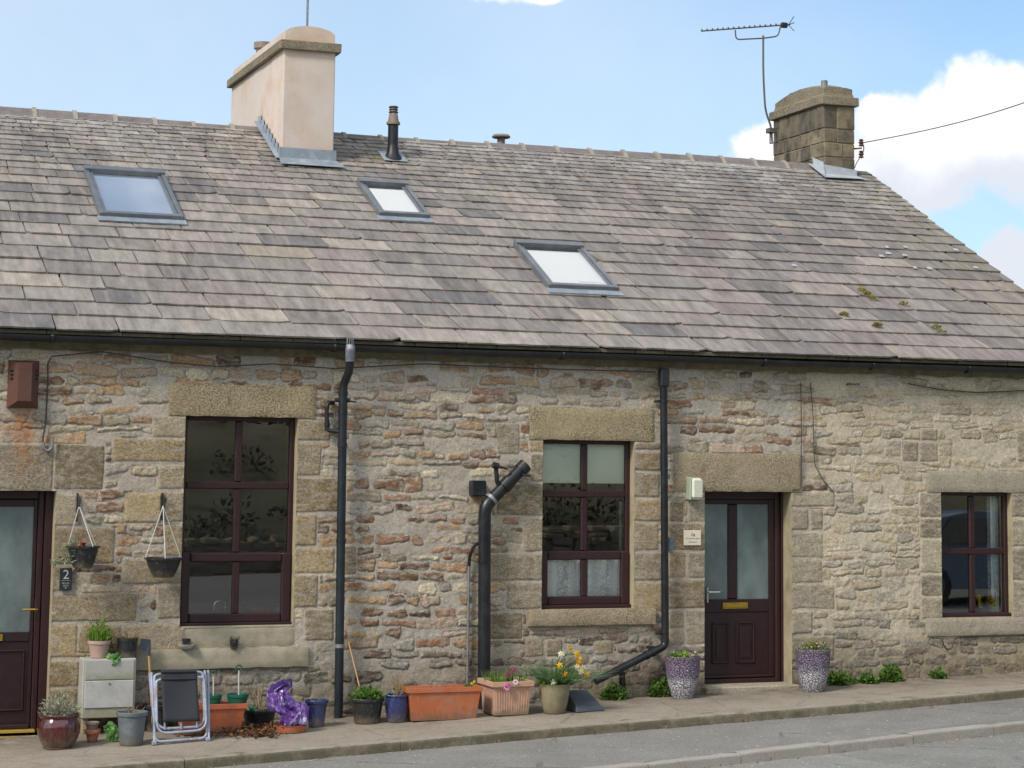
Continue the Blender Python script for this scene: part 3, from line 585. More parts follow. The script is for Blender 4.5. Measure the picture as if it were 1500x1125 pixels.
# ------------------------------------------------------------------ doors
def door_right():
    x0, x1, z0, z1, r = o3; y = r; d = MB(); xr = P(1143, 860, r).x
    # outer frame then the wide dark side post on the right
    f = MB(); t = .055; f.cham(x0, x0+.045, y, y+.08, z0+.012, z1, .005); f.cham(xr, x1, y-.03, y+.08, z0+.012, z1, .006); f.cham(xr-.055, xr-.001, y-.005, y+.08, z0+.012, z1, .010)
    f.cham(x0+.045, xr-.055, y+.001, y+.08, z1-.085, z1, .006); f.cham(x0+.02, xr-.02, y-.02, y+.08, z0+.002, z0+.045, .006)
    f.build('door_frame', M['brown'], bld)
    a, b = x0+.045, xr-.055; ZB, ZT = z0+.045, z1-.085; s = .085; zl0 = P(1075, 897, y).z; zl1 = P(1075, 878, y).z
    yy = y+.02
    d.cham(a, a+s*.5, yy, yy+.045, ZB, ZT, .004); d.cham(b-s*.75, b, yy, yy+.045, ZB, ZT, .004); d.cham(a+s*.5, b-s*.75, yy+.001, yy+.045, ZT-.05, ZT, .006)
    d.cham(a+s*.5, b-s*.75, yy+.001, yy+.045, zl0, zl1, .006); xm = P(1075, 800, y).x
    d.cham(xm-.055, xm+.055, yy+.002, yy+.045, zl1, ZT-.05, .012); d.cham(a+s*.5, b-s*.75, yy+.012, yy+.044, ZB, zl0, .002)
    d.cham(a+.02, b-.02, yy-.02, yy+.001, ZB+.005, ZB+.035, .008)                       # drip bar
    for (p0, p1) in ((1043, 1068), (1079, 1106)):                                       # raised lower panels
        X0, X1 = P(p0, 950, yy).x, P(p1, 950, yy).x; Z0, Z1 = P(1075, 972, yy).z, P(1075, 911, yy).z
        for (aa, bb, cc, ee) in ((X0, X1, Z1-.022, Z1), (X0, X1, Z0, Z0+.022), (X0, X0+.02, Z0, Z1), (X1-.02, X1, Z0, Z1)): d.cham(aa, bb, yy-.002, yy+.014, cc, ee, .009)
        d.cham(X0+.045, X1-.045, yy+.003, yy+.014, Z0+.05, Z1-.05, .008)
    D = d.build('door', M['brownd'], bld); D['label'] = 'brown front door with two tall frosted panes and brass letter flap'
    g = MB(); g.quad((a+s*.5, yy+.02, zl1), (xm-.055, yy+.02, zl1), (xm-.055, yy+.02, ZT-.05), (a+s*.5, yy+.02, ZT-.05)); g.quad((xm+.055, yy+.02, zl1), (b-s*.75, yy+.02, zl1), (b-s*.75, yy+.02, ZT-.05), (xm+.055, yy+.02, ZT-.05))
    g.build('glass', M['obscure'], D)
    l = MB(); p0, p1 = P(1058, 892, yy), P(1095, 882, yy); l.cham(p0.x, p1.x, yy-.014, yy, p0.z, p1.z, .004); l.cham(p0.x+.02, p1.x-.02, yy-.019, yy-.013, p0.z+.014, p1.z-.014, .003); l.build('letter_flap', M['brass'], D)
    h = MB(); hp = P(1036, 867, yy); h.cham(hp.x-.012, hp.x+.012, yy-.012, yy, hp.z-.11, hp.z+.05, .004); h.tube([(hp.x, yy-.01, hp.z), (hp.x, yy-.05, hp.z), (hp.x+.02, yy-.055, hp.z), (hp.x+.115, yy-.055, hp.z)], .008, 8); h.build('handle', M['chrome'], D)
door_right()
def door_left():
    x0, x1, z0, z1, r = d2; y = r; f = MB(); f.cham(x1-.07, x1, y-.03, y+.08, z0+.03, z1, .006); f.cham(x1-.125, x1-.071, y, y+.08, z0+.03, z1, .010); f.cham(x0, x0+.07, y, y+.08, z0+.03, z1, .006); f.cham(x0+.07, x1-.125, y+.001, y+.08, z1-.075, z1, .008)
    f.build('door_frame', M['brown'], bld)
    a, b = x0+.07, x1-.13; yy = y+.02; ZT, ZB = z1-.08, z0+.06; gx1 = P(48, 800, yy).x; gt, gb = P(20, 742, yy).z, P(20, 926, yy).z; gx0 = a+(b-gx1); lo = P(20, 940, yy).z
    d = MB(); d.cham(a, gx0, yy, yy+.045, ZB, ZT, .004); d.cham(gx1, b, yy, yy+.045, ZB, ZT, .004); d.cham(gx0, gx1, yy+.001, yy+.045, gt, ZT, .006); d.cham(gx0, gx1, yy+.001, yy+.045, lo, gb, .006)
    d.cham(gx0, gx1, yy+.014, yy+.044, ZB, lo, .002)
    for (A, B, C, E) in ((gx0, gx1-.03, P(15, 952, yy).z-.02, P(15, 952, yy).z), (gx0, gx1-.03, P(15, 1042, yy).z, P(15, 1042, yy).z+.02), (gx1-.05, gx1-.03, P(15, 1042, yy).z, P(15, 952, yy).z)): d.cham(A, B, yy-.004, yy+.016, C, E, .009)
    d.cham(a+.01, b-.01, yy-.03, yy+.001, ZB+.005, ZB+.045, .010)
    D = d.build('door', M['brownd'], bld); D['label'] = 'brown front door with one wide frosted pane and long handle plate'
    g = MB(); g.quad((gx0, yy+.02, gb), (gx1, yy+.02, gb), (gx1, yy+.02, gt), (gx0, yy+.02, gt)); g.build('glass', M['obscure'], D)
    h = MB(); p = P(53, 897, yy); h.cham(p.x-.016, p.x+.016, yy-.014, yy, P(53, 917, yy).z, P(53, 877, yy).z, .006); h.tube([(p.x, yy-.01, p.z+.03), (p.x, yy-.055, p.z+.03), (p.x-.02, yy-.06, p.z+.03), (p.x-.13, yy-.06, p.z+.03)], .009, 8); h.build('handle', M['brass'], D)
    l = MB(); q = P(4, 934, yy); l.cham(q.x-.26, q.x, yy-.014, yy, q.z-.03, q.z+.03, .004); l.build('letter_flap', M['brass'], D)
    s = MB(); q0, q1 = P(50, 1070, y-.03), P(50, 1079, y-.05); s.cham(x0, q0.x, y-.07, y+.02, q0.z-.012, q0.z+.012, .003); s.cham(x0, q0.x+.01, y-.10, y-.03, q1.z-.016, q1.z+.012, .003); s.build('threshold_strip', M['gold'], bld)
door_left()
# ------------------------------------------------------------------ roof
sp, cp = math.sin(PIT), math.cos(PIT); RN = Vector((0, -sp, cp)); EY, EZ = -.15, 3.568
def R(x, s, h=0.0): return Vector((x, EY+s*cp-h*sp, EZ+s*sp+h*cp))
RLEN = (RIDGE_Y-EY)/cp; M['moss2'] = plain('golden moss', '8d8238', .95, .35, 40, dirt='5f6128')
gauge = [(0, .335), (.4, .30), (1.0, .32), (1.7, .335), (2.4, .30), (3.0, .27), (3.5, .26), (4.0, .22), (4.5, .18), (5.0, .16), (5.5, .13), (6.2, .12)]
def gauge_at(s):
    for (a, b), (c, d) in zip(gauge, gauge[1:]):
        if s <= c: return b+(d-b)*max(0, (s-a))/(c-a)
    return .12
SKY = [(3.37, 4.24, 2.78, 4.12), (6.47, 7.06, 3.24, 4.26), (7.83, 8.63, 1.40, 2.60)]       # skylights: x0,x1,s0,s1
CH1 = (5.745, 6.365, 4.2, 6.9); CH2 = (P(1207, 200, 4.93).x, P(1252, 200, 4.93).x, 4.93, 6.35)
SP = [('8c847c', 4), ('867f79', 3), ('948b82', 4), ('7d7671', 2.0), ('9a9187', 2), ('a0968a', 1.5), ('8e847d', 3), ('998e7e', .25), ('777270', .8)]
sv = []; sf = []; scs = []; wht = []; alg = []
s = 0.0; row = 0
while s < RLEN-.04:
    e = gauge_at(s)*random.uniform(.96, 1.04); x = 0.9-random.random()*.4; L = min(e*1.95, RLEN-s+.02); t = .009+.008*min(1, e/.3)
    while x < 14.06:
        wbase = e*(2.25 if s < .3 else 1.75); w = wbase*random.uniform(.62, 1.45); x2 = min(x+w, 14.06+random.uniform(-.012, .012))
        if 14.06-x2 < .12: x2 = 14.06+random.uniform(-.012, .012)
        mid = (x+x2)/2; hid = False
        for (a, b, c, d) in SKY:
            if x > a-.0 and x2 < b+.0 and s > c and s+e < d: hid = True
        if not hid:
            c = np.array(lin(pick(SP)))*random.uniform(.90, 1.10)
            if mid > 9.5: c = c*.94*np.array([1.0, .985, 1.0])
            if random.random() < .13 and 4 < mid < 10.5 and 1.2 < s < 4: c = np.array(lin('9e9289'))*random.uniform(.85, 1.08)
            g = .0055+random.random()*.005; a0, a1 = x+g, x2-g; n = 7; B = 2*t*random.uniform(.92, 1.15); tl = random.uniform(-.010, .010); sk = -.12*L*(1 if 13.9-x2 > 0 else 0)*min(1, max(0, (x-2.3)/4))+random.uniform(-.012, .012)
            tail = []; ph = random.random()*50; chip0, chip1 = (random.random() < .16)*random.uniform(.02, .05), (random.random() < .16)*random.uniform(.02, .05)
            for i in range(n+1):
                u = i/n; dd = mnoise.noise(Vector((ph+u*w*9, row, 0)))*.010+mnoise.noise(Vector((ph+u*w*30, row, 4)))*.005+tl*(u-.5)
                if i == 0: dd += chip0
                if i == n: dd += chip1
                tail.append((a0+(a1-a0)*u, s+dd))
            o = len(sv); bot = [R(X, S, B+random.uniform(-.0015, .0015)) for X, S in tail]; top = [p+RN*(t*random.uniform(.8, 1.15)) for p in bot]
            h0, h1 = R(a0+sk, s+L, t), R(a1+sk, s+L, t)
            sv += bot+top+[h0, h1]; m1 = n+1
            sf.append([o+m1+i for i in range(m1)]+[o+2*m1+1, o+2*m1])
            for i in range(n): sf.append([o+i, o+i+1, o+m1+i+1, o+m1+i])
            k0, k1 = len(sv), len(sv)+1; sv += [R(a0+sk, s+L, 0), R(a1+sk, s+L, 0)]
            sf.append([o, o+m1, o+2*m1, k0]); sf.append([o+m1-1, k1, o+2*m1+1, o+2*m1-1])
            cnt = len(sv)-o; scs += [(*c, 1)]*cnt
            wv = 0.0
            if s > 5.45 and random.random() < .6: wv = random.uniform(.15, .5)
            for (wxx, wr) in ((11.1, .5), (9.1, .35), (4.1, .4), (12.2, .4)):
                if abs(mid-wxx) < wr and s > 4.6: wv = max(wv, random.uniform(.1, .4))
            if abs(mid-13.5) < .6 and s > 4.4: wv = max(wv, .35)
            wht += [wv]*cnt
            av = .0
            if mid > 12.8: av = .8*min(1, (mid-12.6))
            if abs(mid-6.6) < .6 and s > 4.9: av = .9
            alg += [av*random.uniform(.4, 1)]*cnt
        x = x2
    s += e; row += 1
me = bpy.data.meshes.new('roof'); me.from_pydata([tuple(v) for v in sv], [], sf)
a = me.color_attributes.new('col', 'FLOAT_COLOR', 'POINT'); a.data.foreach_set('color', np.array(scs, np.float32).ravel())
for nme, arr in (('white', wht), ('algae', alg)): a = me.attributes.new(nme, 'FLOAT', 'POINT'); a.data.foreach_set('value', np.array(arr, np.float32))
me.materials.append(M['slate']); me.update(); roof = bpy.data.objects.new('roof', me); scene.collection.objects.link(roof); roof.parent = bld; roof.matrix_parent_inverse = Matrix.Translation(-Vector((XL, 0, 0)))
dk = MB(); dk.quad(R(XL-.4, .02, -.004), R(14.04, .02, -.004), R(14.04, RLEN, -.004), R(XL-.4, RLEN, -.004))
dk.quad(R(XL-.4, RLEN, -.004), R(14.04, RLEN, -.004), (14.04, BK+.5, 3.55), (XL-.4, BK+.5, 3.55)); dk.box(XL-.4, 14.03, -.125, .06, 3.50, 3.535)
dk.build('roof_deck', plain('dark roof felt', '2b2724', .9, .2), bld)
# slates beyond the left edge of the picture
fs_ = MB()
s = 0.0
while s < RLEN-.04:
    e = gauge_at(s); x = XL-.4
    while x < .5: w = e*1.9*random.uniform(.8, 1.2); a, b = x+.004, x+w-.004; fs_.add([R(a, s, .034), R(b, s, .034), R(b, s, .05), R(a, s, .05), R(b, s+e*1.9, .014), R(a, s+e*1.9, .014)], [(0, 1, 2, 3), (3, 2, 4, 5)]); fs_.c = tuple(lin(pick(SP))); x += w
    s += e
while len(fs_.col) < len(fs_.v): fs_.col.append((.2, .2, .2))
fs_.build('roof_slates', M['slate'], bld, col=True)
# under-eaves course, mossy mortar fillet and wall head
m_ = MB(); 
x = 1.0
while x < 14.0: w = random.uniform(.3, .8); m_.cham(x+.003, min(x+w, 14.03)-.003, -.135+random.uniform(-.006, .004), .1, 3.560, 3.594+random.uniform(0, .006), .004); x += w
m_.build('eaves_course', plain('mossy eaves slate', '6d6550', .95, .3, 30, dirt='4c4a2c', bump=.004), bld)
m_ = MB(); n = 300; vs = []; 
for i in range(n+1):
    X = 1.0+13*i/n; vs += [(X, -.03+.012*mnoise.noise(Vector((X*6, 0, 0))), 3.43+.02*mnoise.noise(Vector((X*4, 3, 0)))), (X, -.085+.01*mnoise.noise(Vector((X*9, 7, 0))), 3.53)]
m_.add(vs, [(2*i, 2*i+2, 2*i+3, 2*i+1) for i in range(n)]); m_.build('wall_head', plain('wall head with algae and painted eaves shade', '6a6350', .95, .35, 14, dirt='45422f', bump=.005), bld, smooth=True)  # algae stain, with the shade under the gutter put into the colour
# ridge tiles
def ridge_z(x): return RIDGE_Z+.02*math.sin(x*.55+1)+.006*math.sin(x*2.3)
x = XL
while x < 13.25:
    w = .465; z = ridge_z(x); jz = random.uniform(-.004, .004); rt_, rc_ = MB(), MB()
    def prof(X, h, t): return [(X, RIDGE_Y-.15*1.0-t*.4, z-.085+jz+h*.1), (X, RIDGE_Y-.07, z+.0+jz+h), (X, RIDGE_Y, z+.04+jz+h), (X, RIDGE_Y+.07, z+jz+h), (X, RIDGE_Y+.15+t*.4, z-.085+jz+h*.1)]
    a, b = prof(x+.003, 0, 0), prof(x+w-.002, 0, 0); rt_.add(a+b, [(i, i+5, i+6, i+1) for i in range(4)]+[(0, 1, 2, 3, 4), (9, 8, 7, 6, 5)])
    a, b = prof(x-.026, .020, .03), prof(x+.026, .017, .03); rc_.add(a+b, [(i, i+5, i+6, i+1) for i in range(4)]+[(0, 1, 2, 3, 4), (9, 8, 7, 6, 5)])
    rr = rt_.build('ridge_tile', M['ridge'], bld); rc_.build('collar', M['ridgec'], rr)
    x += w
m_ = MB(); n = 260; vs = []
for i in range(n+1):
    X = 1+12.4*i/n; zz = ridge_z(X); vs += [R(X, RLEN-.20+.03*mnoise.noise(Vector((X*5, 0, 0))), .030), (X, RIDGE_Y-.12, zz-.058)]
m_.add(vs, [(2*i, 2*i+2, 2*i+3, 2*i+1) for i in range(n)]); m_.build('ridge_mortar', plain('ridge bedding mortar', 'a7a49b', .95, .3, 20, bump=.003, dirt='77726a'), bld, smooth=True)

# ------------------------------------------------------------------ skylights
for k, (x0, x1, s0, s1) in enumerate(SKY):
    f = MB()
    def rb(X0, X1, S0, S1, H0, H1, mbb):
        vs = [R(X0, S0, H0), R(X1, S0, H0), R(X1, S1, H0), R(X0, S1, H0), R(X0, S0, H1), R(X1, S0, H1), R(X1, S1, H1), R(X0, S1, H1)]
        mbb.add(vs, [(0, 3, 2, 1), (4, 5, 6, 7), (0, 1, 5, 4), (1, 2, 6, 5), (2, 3, 7, 6), (3, 0, 4, 7)])
    t = .085; H = .105
    rb(x0, x0+.045, s0, s1, .02, H, f); rb(x1-.045, x1, s0, s1, .02, H, f); rb(x0+.002, x1-.002, s1-.10, s1+.004, .02, H+.022, f); rb(x0+.03, x1-.03, s0+.0, s0+.06, .02, H+.004, f)
    rb(x0+.047, x0+t, s0+.03, s1-.11, .02, H-.014, f); rb(x1-t, x1-.047, s0+.03, s1-.11, .02, H-.014, f); rb(x0+.04, x1-.04, s0+.06, s0+.10, .02, H-.014, f)
    W_ = f.build('skylight', M['grey_trim'], bld); bv = W_.modifiers.new('b', 'BEVEL'); bv.width = .006; bv.segments = 2
    W_['label'] = ['skylight reflecting blue sky, left of the rendered chimney', 'smallest skylight, below the black flue pipe', 'skylight lowest on the slope with a bright white pane'][k]
    g = MB(); g.quad(R(x0+t, s0+.1, H-.022), R(x1-t, s0+.1, H-.022), R(x1-t, s1-.1, H-.022), R(x0+t, s1-.1, H-.022)); g.build('glass', M['skyglass'], W_)
    if k: b = MB(); b.quad(R(x0+t, s0+.1, H-.05), R(x1-t, s0+.1, H-.05), R(x1-t, s1-.16, H-.05), R(x0+t, s1-.16, H-.05)); b.build('sky_sheet', M['white_sky_sheet'], W_)  # white sheet added under the pane to whiten its sky reflection
    else: b = MB(); b.quad(R(x0+t, s0+.1, .062), R(x1-t, s0+.1, .062), R(x1-t, s1-.1, .062), R(x0+t, s1-.1, .062)); b.build('sky_tint_sheet', plain('reflected sky tint sheet', 'dbe7f5', .9, .1, 3), W_)  # pale sheet added under the pane, coloured to lighten the sky reflection
    a = MB(); rb(x0-.02, x1+.02, s0-.11, s0+.01, .050, .066, a); a.build('lead_apron', M['lead'], W_)

# ------------------------------------------------------------------ chimneys
def rect_ring(x0, x1, y0, y1, z): return [(x0, y0, z), (x1, y0, z), (x1, y1, z), (x0, y1, z)]
x0, x1, y0, y1 = CH1; zb, zc = 5.6, 7.235
c = MB(); c.box(x0, x1, y0, y1, zb-.6, zc); C1 = c.build('chimney', M['chim'], bld); C1['label'] = 'smooth rendered chimney with stone band and rounded top'
bv = C1.modifiers.new('b', 'BEVEL'); bv.width = .012; bv.segments = 2
stone_ = MB(); q = .055
def band(mb, x0, x1, y0, y1, z0, z1, q):
    """string course round a stack, in separate stones"""
    y = y0-q
    mb.cham(x0-q, x1+q, y0-q, y0-.001, z0, z1, .008, .003); mb.cham(x0-q, x1+q, y1+.001, y1+q, z0, z1, .008, .003)
    y = y0
    while y < y1:
        l = min(random.uniform(.3, .7), y1-y)
        if y1-(y+l) < .15: l = y1-y
        for a, b in ((x0-q-random.uniform(0, .008), x0-.001), (x1+.001, x1+q+random.uniform(0, .008))): mb.cham(a, b, y+.002, y+l-.002, z0+random.uniform(-.004, .004), z1+random.uniform(-.004, .004), .008, .003)
        y += l
band(stone_, x0, x1, y0, y1, zc-.012, zc+.095, q); stone_.build('string_course', M['sooty'], C1)
t = MB(); vs = []; n = 12; m = 6                                        # rendered haunching: rounded along x and falling at the ends
for j in range(m+1):
    Y = y0+(y1-y0)*j/m
    for i in range(n+1):
        u = i/n; X = x0+.01+(x1-x0-.02)*u; hz = .12+.085*math.sin(math.pi*u)**.6
        vs.append((X, Y, zc+.095+hz*(1 if 0 < j < m else .93)))
for Y in (y0, y1):
    for i in range(n+1): vs.append((x0+.01+(x1-x0-.02)*i/n, Y, zc+.05))
fs = [(j*(n+1)+i, j*(n+1)+i+1, (j+1)*(n+1)+i+1, (j+1)*(n+1)+i) for j in range(m) for i in range(n)]
B0 = (m+1)*(n+1); fs += [(B0+i, B0+i+1, i+1, i) for i in range(n)]; fs += [(m*(n+1)+i, m*(n+1)+i+1, B0+n+1+i+1, B0+n+1+i) for i in range(n)]
fs += [tuple([B0]+[j*(n+1) for j in range(m+1)]+[B0+n+1]), tuple([B0+n]+[j*(n+1)+n for j in range(m+1)]+[B0+2*n+1])[::-1]]
t.add(vs, fs); t.build('rounded_cap', M['chim'], C1, smooth=True)
for (py, r, h, nm) in ((y0+.62, .10, .02, 0), (6.1, .115, .19, 1), (6.72, .10, .03, 2)):
    p = MB(); cc = ((x0+x1)/2-(.06 if nm == 0 else .1), py, zc+.27-(0.02 if nm else 0)); p.lathe(cc, [(r*.8, -.1), (r*.8, h*.55), (r*1.05, h*.6), (r*1.05, h), (r*.8, h+.005), (r*.7, h-.02), (r*.7, -.05)], 24); p.build('chimney_pot', M['terra_old'], C1, smooth=True)
f = MB()                                                               # lead flashings, stepped at the side
s0 = (y0-EY)/cp
f.add([(x0-.03, y0-.012, R(0, s0, .02).z+.17), (x1+.03, y0-.012, R(0, s0, .02).z+.17), (x1+.03, y0-.014, R(0, s0, .075).z), (x0-.03, y0-.014, R(0, s0, .075).z), tuple(R(x0-.06, s0-.20, .068)), tuple(R(x1+.10, s0-.20, .068))], [(3, 2, 1, 0), (4, 5, 2, 3)])
yy = y0
while yy < RIDGE_Y+.1:
    ss = (yy-EY)/cp; e = .16; b0, b1 = R(x0, ss, .03), R(x0, ss+e, .03)
    f.add([(x0-.014, yy-.01, b0.z-.03), (x0-.014, yy-.01, b0.z+.17), (x0-.014, yy+e*cp+.01, b0.z+.17), (x0-.014, yy+e*cp+.01, b1.z-.03)], [(0, 1, 2, 3)])
    f.add([tuple(R(x0-.014, ss, .068)), tuple(R(x0-.014, ss+e, .068)), tuple(R(x0-.075, ss+e, .062)), tuple(R(x0-.075, ss, .062))], [(0, 1, 2, 3)])
    yy += e*cp
so_ = f.build('lead_flashing', M['lead'], C1); md = so_.modifiers.new('s', 'SOLIDIFY'); md.thickness = .004; md.offset = 1
# stone chimney
x0, x1, y0, y1 = CH2; zc = P(1207, 153, 4.93).z; bh = P(1207, 140, 4.93).z-zc; ch_ = P(1207, 124, 4.93).z-zc-bh
c = MB(); c.box(x0+.01, x1-.01, y0+.01, y1-.01, 5.6, zc+.16); C2 = c.build('chimney', plain('chimney mortar', '9a8b6c', .95, .2, 20, bump=.003, dirt='5b4f3a'), bld); C2['label'] = 'squared stone chimney with lichen, at the right end of the ridge'
b = MB(); z = 5.9
cols = ['7b705c', '857963', '6e6555', '8c8068', '736a5a', '625a4d']
while z < zc-.02:
    h = random.uniform(.17, .27); h = min(h, zc-z)
    if zc-(z+h) < .09: h = zc-z
    for face in (0, 1, 2):
        a0, a1 = ((x0, x1), (y0, y1), (y0, y1))[face]; u = a0-(.0 if (int(z*10)+face) % 2 else .08)
        while u < a1:
            w = random.uniform(.16, .34); u2 = min(u+w, a1); 
            if a1-u2 < .08: u2 = a1
            p, q = max(u, a0)+.004, u2-.004; jj = random.uniform(0, .008); b.c = lin(random.choice(cols))
            if q > p+.03:
                if face == 0: b.cham(p, q, y0-jj, y0+.06, z+.004, z+h-.004, .010, .002)
                elif face == 1: b.cham(x0-jj, x0+.06, p+.002, q, z+.004, z+h-.004, .010, .002)
                else: b.cham(x1-.06, x1+jj, p+.002, q, z+.004, z+h-.004, .010, .002)
            u = u2
    z += h
ms = Mat('chimney stones'); cc = ms.attr('col'); cc = ms.mix(1.0, cc, ms.mr(ms.noise(14, 8, .75), .28, .72, .55, 1.5), 'MULTIPLY'); cc = ms.mix(ms.mr(ms.noise(7, 6, .7), .48, .62, 0, .75), cc, lin('3a3529')); cc = ms.mix(ms.mr(ms.noise(26, 6, .7), .62, .72, 0, .6), cc, lin('a8a07c'))
ms.set('Base Color', cc).set('Roughness', .95); ms.bump(ms.noise(40, 8, .75), .008)
b.build('stonework', ms.m, C2, col=True)
s_ = MB(); band(s_, x0, x1, y0, y1, zc, zc+bh, .045); s_.build('string_course', M['sooty'], C2)
t = MB(); n = 10; m = 6; vs = []                                      # domed stone cap
for j in range(m+1):
    for i in range(n+1):
        u, v = i/n, j/m; vs.append((x0+.02+(x1-x0-.04)*u, y0+.02+(y1-y0-.04)*v, zc+bh+ch_*(.8+.2*math.sin(math.pi*v))+.045*(math.sin(math.pi*u)**.7)*(.4+.6*math.sin(math.pi*v)**.4)+.05*math.sin(math.pi*v)+random.uniform(-.004, .004)))
for v in (0, 1):
    for i in range(n+1): vs.append((x0+.02+(x1-x0-.04)*i/n, y0+.02 if v == 0 else y1-.02, zc+.06))
fs = [(j*(n+1)+i, j*(n+1)+i+1, (j+1)*(n+1)+i+1, (j+1)*(n+1)+i) for j in range(m) for i in range(n)]
B0 = (m+1)*(n+1); fs += [(B0+i, B0+i+1, i+1, i) for i in range(n)]+[(m*(n+1)+i, m*(n+1)+i+1, B0+n+1+i+1, B0+n+1+i) for i in range(n)]
fs += [tuple([B0]+[j*(n+1) for j in range(m+1)]+[B0+n+1]), tuple([B0+n]+[j*(n+1)+n for j in range(m+1)]+[B0+2*n+1])[::-1]]
t.add(vs, fs); t.build('domed_cap', M['sooty'], C2, smooth=True)
p_ = MB(); p_.lathe((x0+.10, y0+.16, zc+bh+ch_), [(.045, -.1), (.045, .085), (.04, .09), (.035, .06), (.035, 0)], 16); p_.build('chimney_pot', M['galv'], C2, smooth=True)
p_ = MB(); p_.lathe((x0+.16, y1-.35, zc+bh+ch_), [(.09, -.1), (.075, .02), (.085, .04), (.085, .07), (.07, .075), (.06, .03)], 16); p_.build('chimney_pot', M['terra_old'], C2, smooth=True)
f = MB(); s0 = (y0-EY)/cp; zt = R(0, s0, 0).z
f.add([(x0-.02, y0-.012, zt+.17), (x1+.02, y0-.012, zt+.12), (x1+.02, y0-.014, zt+.04), (x0-.02, y0-.014, zt+.04), tuple(R(x0-.10, s0-.20, .068)), tuple(R(x1+.08, s0-.16, .068))], [(3, 2, 1, 0), (4, 5, 2, 3)])
a0, a1 = R(x0-.014, s0-.02, .06), R(x0-.014, RLEN+.02, .06); o0, o1_ = R(x0-.10, s0-.20, .070), R(x0-.12, RLEN+.0, .075)
f.add([a0, (x0-.014, y0-.01, zt+.20), (x0-.014, RIDGE_Y+.02, a1.z+.10), a1, o0, o1_], [(0, 1, 2, 3), (4, 0, 3, 5)])
so_ = f.build('lead_flashing', M['leadp'], C2); md = so_.modifiers.new('s', 'SOLIDIFY'); md.thickness = .004; md.offset = 1
# lichen, lead clips and moss tufts on the slates
m_ = MB()
for (px_, py_, n) in ((1262, 425, 5), (1270, 431, 7), (1278, 437, 5), (1324, 446, 5), (1237, 461, 9), (1285, 477, 12), (1371, 480, 6), (1379, 487, 5)):
    q = onplane(px_, py_, R(0, 0, .06), RN); m_ = MB(); m_.leaves(n*12, q, (.045, .045, .022), .026, .018, .4); m_.build('moss', M['moss2'], roof)
for (px_, py_) in ((1301, 363), (1328, 363), (1303, 372), (1327, 375), (1293, 376), (1342, 393), (1363, 394), (1402, 367), (1431, 393), (1165, 390)):
    q = onplane(px_, py_, R(0, 0, .062), RN); sx = random.uniform(.025, .05); m_ = MB(); m_.add([q+Vector((-sx, 0, 0)), q+Vector((sx, .01, .0)), q+Vector((sx*.7, .045, .03)), q+Vector((-sx*.8, .04, .028))], [(0, 1, 2, 3)]); m_.build('lead_clip', M['leadp'], roof)
# ------------------------------------------------------------------ gutter
g = MB(); gy, r = -.165, .058
def gz0(x): return 3.553-.0018*(x-1)
n = 60
for (a, b) in ((XL-.3, 5.2), (5.2, 9.7), (9.7, 14.05)):
    N = 14; vs = []; M2 = 24
    for i in range(M2+1):
        X = a+(b-a)*i/M2; Z = gz0(X)+.004*math.sin(X*1.7)
        for k in range(N+1): an = math.pi+math.pi*k/N; vs.append((X, gy+r*math.cos(an), Z+r*math.sin(an)*1.0))
        for k in range(N+1): an = 2*math.pi-math.pi*k/N; vs.append((X, gy+(r-.004)*math.cos(an), Z+(r-.004)*math.sin(an)))
    K = 2*(N+1); g.add(vs, [(i*K+k, (i+1)*K+k, (i+1)*K+(k+1) % K, i*K+(k+1) % K) for i in range(M2) for k in range(K)])
for X in np.arange(.6, 14, .9): g.lathe_ = None; vs = []; 
gt = g.build('gutter', M['blackm'], bld, smooth=True)
for X in (5.2, 9.7, 10.95, 12.1, 2.6, 7.5):
    N = 14; vs = []; g = MB()
    for XX_ in (X-.02, X+.02):
        for k in range(N+1): an = math.pi+math.pi*k/N; vs.append((XX_, gy+(r+.006)*math.cos(an), gz0(X)+(r+.006)*math.sin(an)))
    g.add(vs, [(k, k+N+1, k+N+2, k+1) for k in range(N)])
    so_ = g.build('gutter_joint', M['blackm'], gt, smooth=True); md = so_.modifiers.new('s', 'SOLIDIFY'); md.thickness = .006
# ------------------------------------------------------------------ ground
def k1y(x): return -2.09+.0765*x+.02*math.sin(x*1.1)           # face of the first kerb
KH = .085
k2a, k2b = G(1000, 1113, -KH-.02), G(1500, 1058, -KH-.02)       # front top arris of the second kerb
k2s = (k2b.y-k2a.y)/(k2b.x-k2a.x)
def k2y(x): return k2a.y+(x-k2a.x)*k2s if x > -1 else k2a.y+(-1-k2a.x)*k2s
def strip(name, fa, fb, za, zb, xs, ny, mat, amp=.004, kind='structure', scale=3.0):
    """a sheet between two lines y=fa(x) and y=fb(x), gently uneven"""
    vs = []; fs = []; m = MB()
    for x in xs:
        for j in range(ny+1):
            v = j/ny; y = fa(x)+(fb(x)-fa(x))*v; z = za(x)+(zb(x)-za(x))*v; vs.append((x, y, z+amp*mnoise.noise(Vector((x*scale, y*scale, 0)))+amp*.4*mnoise.noise(Vector((x*17, y*17, 1)))))
    k = ny+1; fs = [(i*k+j+1, i*k+j, (i+1)*k+j, (i+1)*k+j+1) for i in range(len(xs)-1) for j in range(ny)]
    m.add(vs, [f[::-1] for f in fs]); o = m.build(name, mat, smooth=True); o['kind'] = kind; return o
